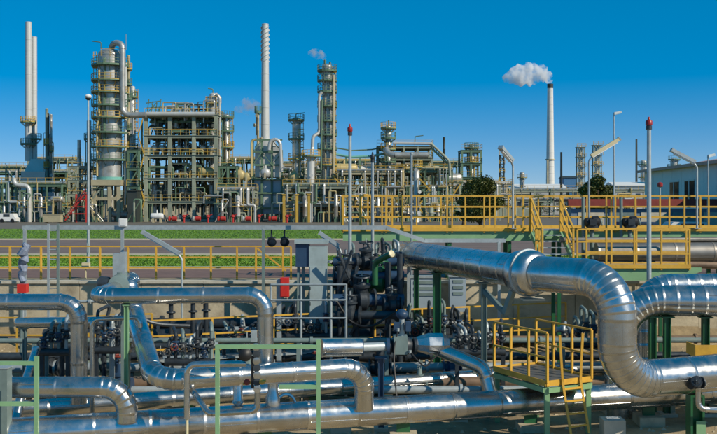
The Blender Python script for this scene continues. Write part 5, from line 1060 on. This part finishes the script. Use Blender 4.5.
# ---- back layers: more process units behind the front row, so no bare sky shows at their feet
back = [(-18,30,(168,184,200),190,STRG,'grey-green rack deep behind the far left furnace'),(28,72,(160,176,192,206),186,STRF,'tall open rack behind the slender columns at left'),(62,102,(172,186,202),192,STRB,'beige rack seen behind the braced tower'),
        (124,150,(150,168,186,204),188,STRG,'green rack seen behind the stair tower'),(216,256,(160,176,192,206),188,STRG,'green rack seen behind the tan drums'),(250,290,(172,188,204),196,STRF,'grey rack seen behind the central furnace'),
        (284,330,(164,178,192,206),190,STRB,'beige rack seen behind the tall slim column'),(326,372,(162,176,190,205),186,STRG,'green rack right of the tall slim column'),(366,412,(166,180,194,206),184,STRF,'grey rack behind the crowned tower'),
        (408,460,(164,178,192,206),190,STRG,'green rack behind the sloping duct'),(455,512,(184,196,206),205,STRB,'low beige rack behind the broad tree')]
for i, (x0, x1, ls, dd, m, lab) in enumerate(back): rack(lab, x0, x1, ls, dd, 7, m, seed=60+i, cstep=13, drops=14, pr=(.1,.45))
for i, (x0, x1, yt, dd) in enumerate(((-30,60,197,250),(58,130,195,255),(128,230,196,248),(228,330,195,252),(326,440,196,246),(436,520,198,250))):
    shed('far_shed', ORD[i] + ' long low dull building from the left behind the process units', x0, x1, yt, dd, 12, [STRF,STRB,CONC,STRF,STRB,CONC][i], [STRD,STRF][i % 2], 9)
# small upright vessels and exchangers scattered at the feet of the units
TEN = ['', '', 'twenty', 'thirty']; ORDN = ORD + ['fifteenth','sixteenth','seventeenth','eighteenth','nineteenth','twentieth'] + [t + '-' + q for t in ('twenty','thirty') for q in ORD[:9] + (['thirtieth'] if t == 'twenty' else ['fortieth'])]
ORDN = [q.split('-')[1] if q.endswith('thirtieth') else q for q in ORDN]
sr = random.Random(77); xs_ = [4,17,24,41,60,66,92,96,134,141,222,230,238,244,250,288,292,302,305,317,322,336,341,349,355,361,366,378,385,394,401,408,424,431,438,447,456]
for i, px in enumerate(xs_):
    dd = sr.uniform(151,156); h = sr.uniform(1.8,5.0); r = sr.uniform(.18,.42); x = PX(px,dd); mm = sr.choice([SILF,CLADF,STRF,STRG,STRB,STRD,CLADF])
    root = T('process_vessel', ORDN[i] + ' slim upright vessel from the left along the front of the units', 'vessel', (x,dd,0), 'upright vessels along the front')
    part('shell', MB().lathe([(r*.5,.8),(r,1.0),(r,h*.55),(r*1.06,h*.56),(r*1.06,h*.6),(r,h*.61),(r,h-.2),(r*.5,h),(.03,h+.05)], (x,dd,0), n=14), mm, root)
    for a in (.5, 2.6, 4.7): part('leg', MB().box((x+r*.8*math.cos(a)-.06,dd+r*.8*math.sin(a)-.06,0),(x+r*.8*math.cos(a)+.06,dd+r*.8*math.sin(a)+.06,1.1)), STRG, root)
    part('pipe', smallpipe(MB(), [(x,dd,h),(x,dd,h+.5),(x+sr.choice((-1,1))*1.2,dd,h+.5),(x+sr.choice((-1,1))*1.2,dd+.3,.1)], .1, .2, 7), sr.choice([SILF,STRG,TANF]), root)
    if sr.random() < .5: part('guard_rail', rail_run(MB(), (x-1,dd-.5,h*.6), (x+1,dd-.5,h*.6)).box((x-1,dd-.5,h*.6-.08),(x+1,dd+.4,h*.6)), YELF, root)
for i, (px, yt, dd) in enumerate(((12,168,172),(62,176,165),(95,188,156),(142,160,160),(234,170,163),(289,176,160),(304,168,168),(340,176,157),(356,180,156),(372,168,172),(398,172,160),(424,176,158),(438,172,168),(455,182,168))):
    st_ = T('stair_tower', ORD[i] + ' slim zigzag stair tower from the left among the process units', 'stairs', (PX(px,dd),dd,0), 'zigzag stair towers'); w_ = 1.2; x = PX(px,dd); zt = PZ(yt,dd); n = max(2,int(zt/2.6))
    for sx in (-1,1): part('post', MB().box((x+sx*w_-.09,dd-.09,0),(x+sx*w_+.09,dd+.09,zt)), STRG, st_)
    for k in range(n):
        s_ = 1 if k % 2 else -1; part('flight', MB().bar((x-s_*w_,dd-.4,zt*k/n),(x+s_*w_,dd-.4,zt*(k+1)/n),.1,.25).bar((x-s_*w_,dd-.4,zt*k/n+.9),(x+s_*w_,dd-.4,zt*(k+1)/n+.9),.07), YELF if i % 2 else STRF, st_)
        part('landing', MB().box((x-w_-.3,dd-.7,zt*(k+1)/n-.08),(x+w_+.3,dd+.5,zt*(k+1)/n)), STRG, st_)

# ================================================================== TREES
LEAF = bpy.data.materials.new('foliage'); LEAF.use_nodes = True
n_ = LEAF.node_tree; b_ = n_.nodes['Principled BSDF']; g_ = n_.nodes.new('ShaderNodeNewGeometry'); rp_ = n_.nodes.new('ShaderNodeValToRGB')
rp_.color_ramp.elements[0].color = (.05,.07,.012,1); rp_.color_ramp.elements[1].color = (.15,.15,.03,1); n_.links.new(g_.outputs['Random Per Island'], rp_.inputs[0]); n_.links.new(rp_.outputs[0], b_.inputs['Base Color']); b_.inputs['Roughness'].default_value = .55
def tree(label, px, ytop, wpx, d, seed, n=9000):
    r = random.Random(seed); x = PX(px,d); H = PZ(ytop,d); W = wpx/FPX*d/2; root = T('broadleaf_tree', label, 'tree', (x,d,0)); tr = MB().tube([(x,d,-.1),(x+.1,d,H*.2),(x-.1,d+.1,H*.5),(x,d,H*.8)], [.22,.17,.11,.03], 9); cl = []
    for i in range(26):
        a = r.random()*2*PI; f = r.random(); z = H*(.22 + .68*f); q = W*(.85 if f < .6 else .85*(1-(f-.6)/.55))*math.sqrt(r.random()); c = V(x+q*math.cos(a), d+q*math.sin(a), z); cl.append((c, W*r.uniform(.22,.42)))
        tr.tube([(x, d, max(.3, z-H*.22)), tuple(V(x,d,z-H*.1).lerp(c,.5)), tuple(c)], [.07,.045,.015], 5)
    part('trunk', tr, BARK, root); vs = []; fs_ = []
    for i in range(n):
        c, s = r.choice(cl); v = V(r.gauss(0,1), r.gauss(0,1), r.gauss(0,1)).normalized() * s * (r.random()**.35) ; v.z *= .8; p = c + v
        if p.z < .5: continue
        u = V(r.gauss(0,1), r.gauss(0,1), r.gauss(0,1)).normalized(); w2 = u.cross(V(r.random(),r.random(),r.random())).normalized(); l = r.uniform(.07,.17); k = len(vs)
        vs += [p - u*l, p + w2*l*.6, p + u*l, p - w2*l*.6]; fs_.append((k,k+1,k+2,k+3))
    part('crown', MB().add(vs, fs_), LEAF, root)
tree('broad dark green tree behind the middle walkway rails', 480, 178, 54, 112, 3, 16000)
tree('rounded dark green tree behind the pale strip lamp', 598, 174, 44, 100, 8, 14000)
tree('low dark bush left of the broad tree behind the rails', 463, 192, 18, 118, 5, 5000)
# far tree line on the horizon
for i, (px, yt, wp, dd) in enumerate(((540,193,26,260),(566,192,22,270),(627,190,20,240),(508,191,20,250))): tree(ORD[i] + ' small far tree on the horizon below the white chimney', px, yt, wp, dd, 20+i, 2500)
# ================================================================== SMOKE
def smoke(label, pts, rad, dens, seed, tint=(1,1,1), scale=.25):
    r = random.Random(seed); bm = bmesh.new()
    lo = V(*[min(p[i]-q for p, q in zip(pts, rad)) for i in range(3)]); hi = V(*[max(p[i]+q for p, q in zip(pts, rad)) for i in range(3)])
    mb = MB(); 
    n = 14
    path = []; rr = []
    for i in range(len(pts)-1):
        for k in range(6): f = k/6; path.append(Vector(pts[i]).lerp(Vector(pts[i+1]), f)); rr.append((rad[i]+(rad[i+1]-rad[i])*f) * r.uniform(.85,1.15))
    path.append(Vector(pts[-1])); rr.append(rad[-1]); mb.tube(path, rr, n)
    m = bpy.data.materials.new('smoke'); m.use_nodes = True; t = m.node_tree; t.nodes.remove(t.nodes['Principled BSDF']); out = t.nodes['Material Output']
    pv = t.nodes.new('ShaderNodeVolumePrincipled'); pv.inputs['Color'].default_value = (*tint,1); pv.inputs['Anisotropy'].default_value = 0.0
    g = t.nodes.new('ShaderNodeNewGeometry'); nz = t.nodes.new('ShaderNodeTexNoise'); nz.inputs['Scale'].default_value = scale; nz.inputs['Detail'].default_value = 5; nz.inputs['Roughness'].default_value = .6
    mr = t.nodes.new('ShaderNodeMapRange'); mr.inputs[1].default_value = .46; mr.inputs[2].default_value = .66; mr.inputs[4].default_value = dens
    t.links.new(g.outputs['Position'], nz.inputs['Vector']); t.links.new(nz.outputs['Fac'], mr.inputs[0]); t.links.new(mr.outputs[0], pv.inputs['Density']); t.links.new(pv.outputs[0], out.inputs['Volume'])
    o = solo('smoke_plume', label, 'smoke', mb, m, tuple(pts[0]))
smoke('white smoke plume drifting left from the tall white chimney', [P(550,83,400), P(548,78,400), P(540,73.5,400), P(528,74,400), P(515,76,400), P(503,80,400)], [1.2,2.6,4.6,5.2,4.6,1.5], 1.0, 1, scale=.22)
smoke('small grey steam wisp above the tall slim column', [P(325,60,162), P(323,56,162), P(317,53.5,162), P(308,53,162)], [.3,.7,1.1,.3], 1.2, 2, (.8,.75,.72), .9)
smoke('small brownish smoke puff left of the straked stack', [P(262,108,190), P(255,106,190), P(246,107,190), P(234,110,190)], [.4,1.6,1.9,.4], .5, 3, (.75,.66,.64), .6)
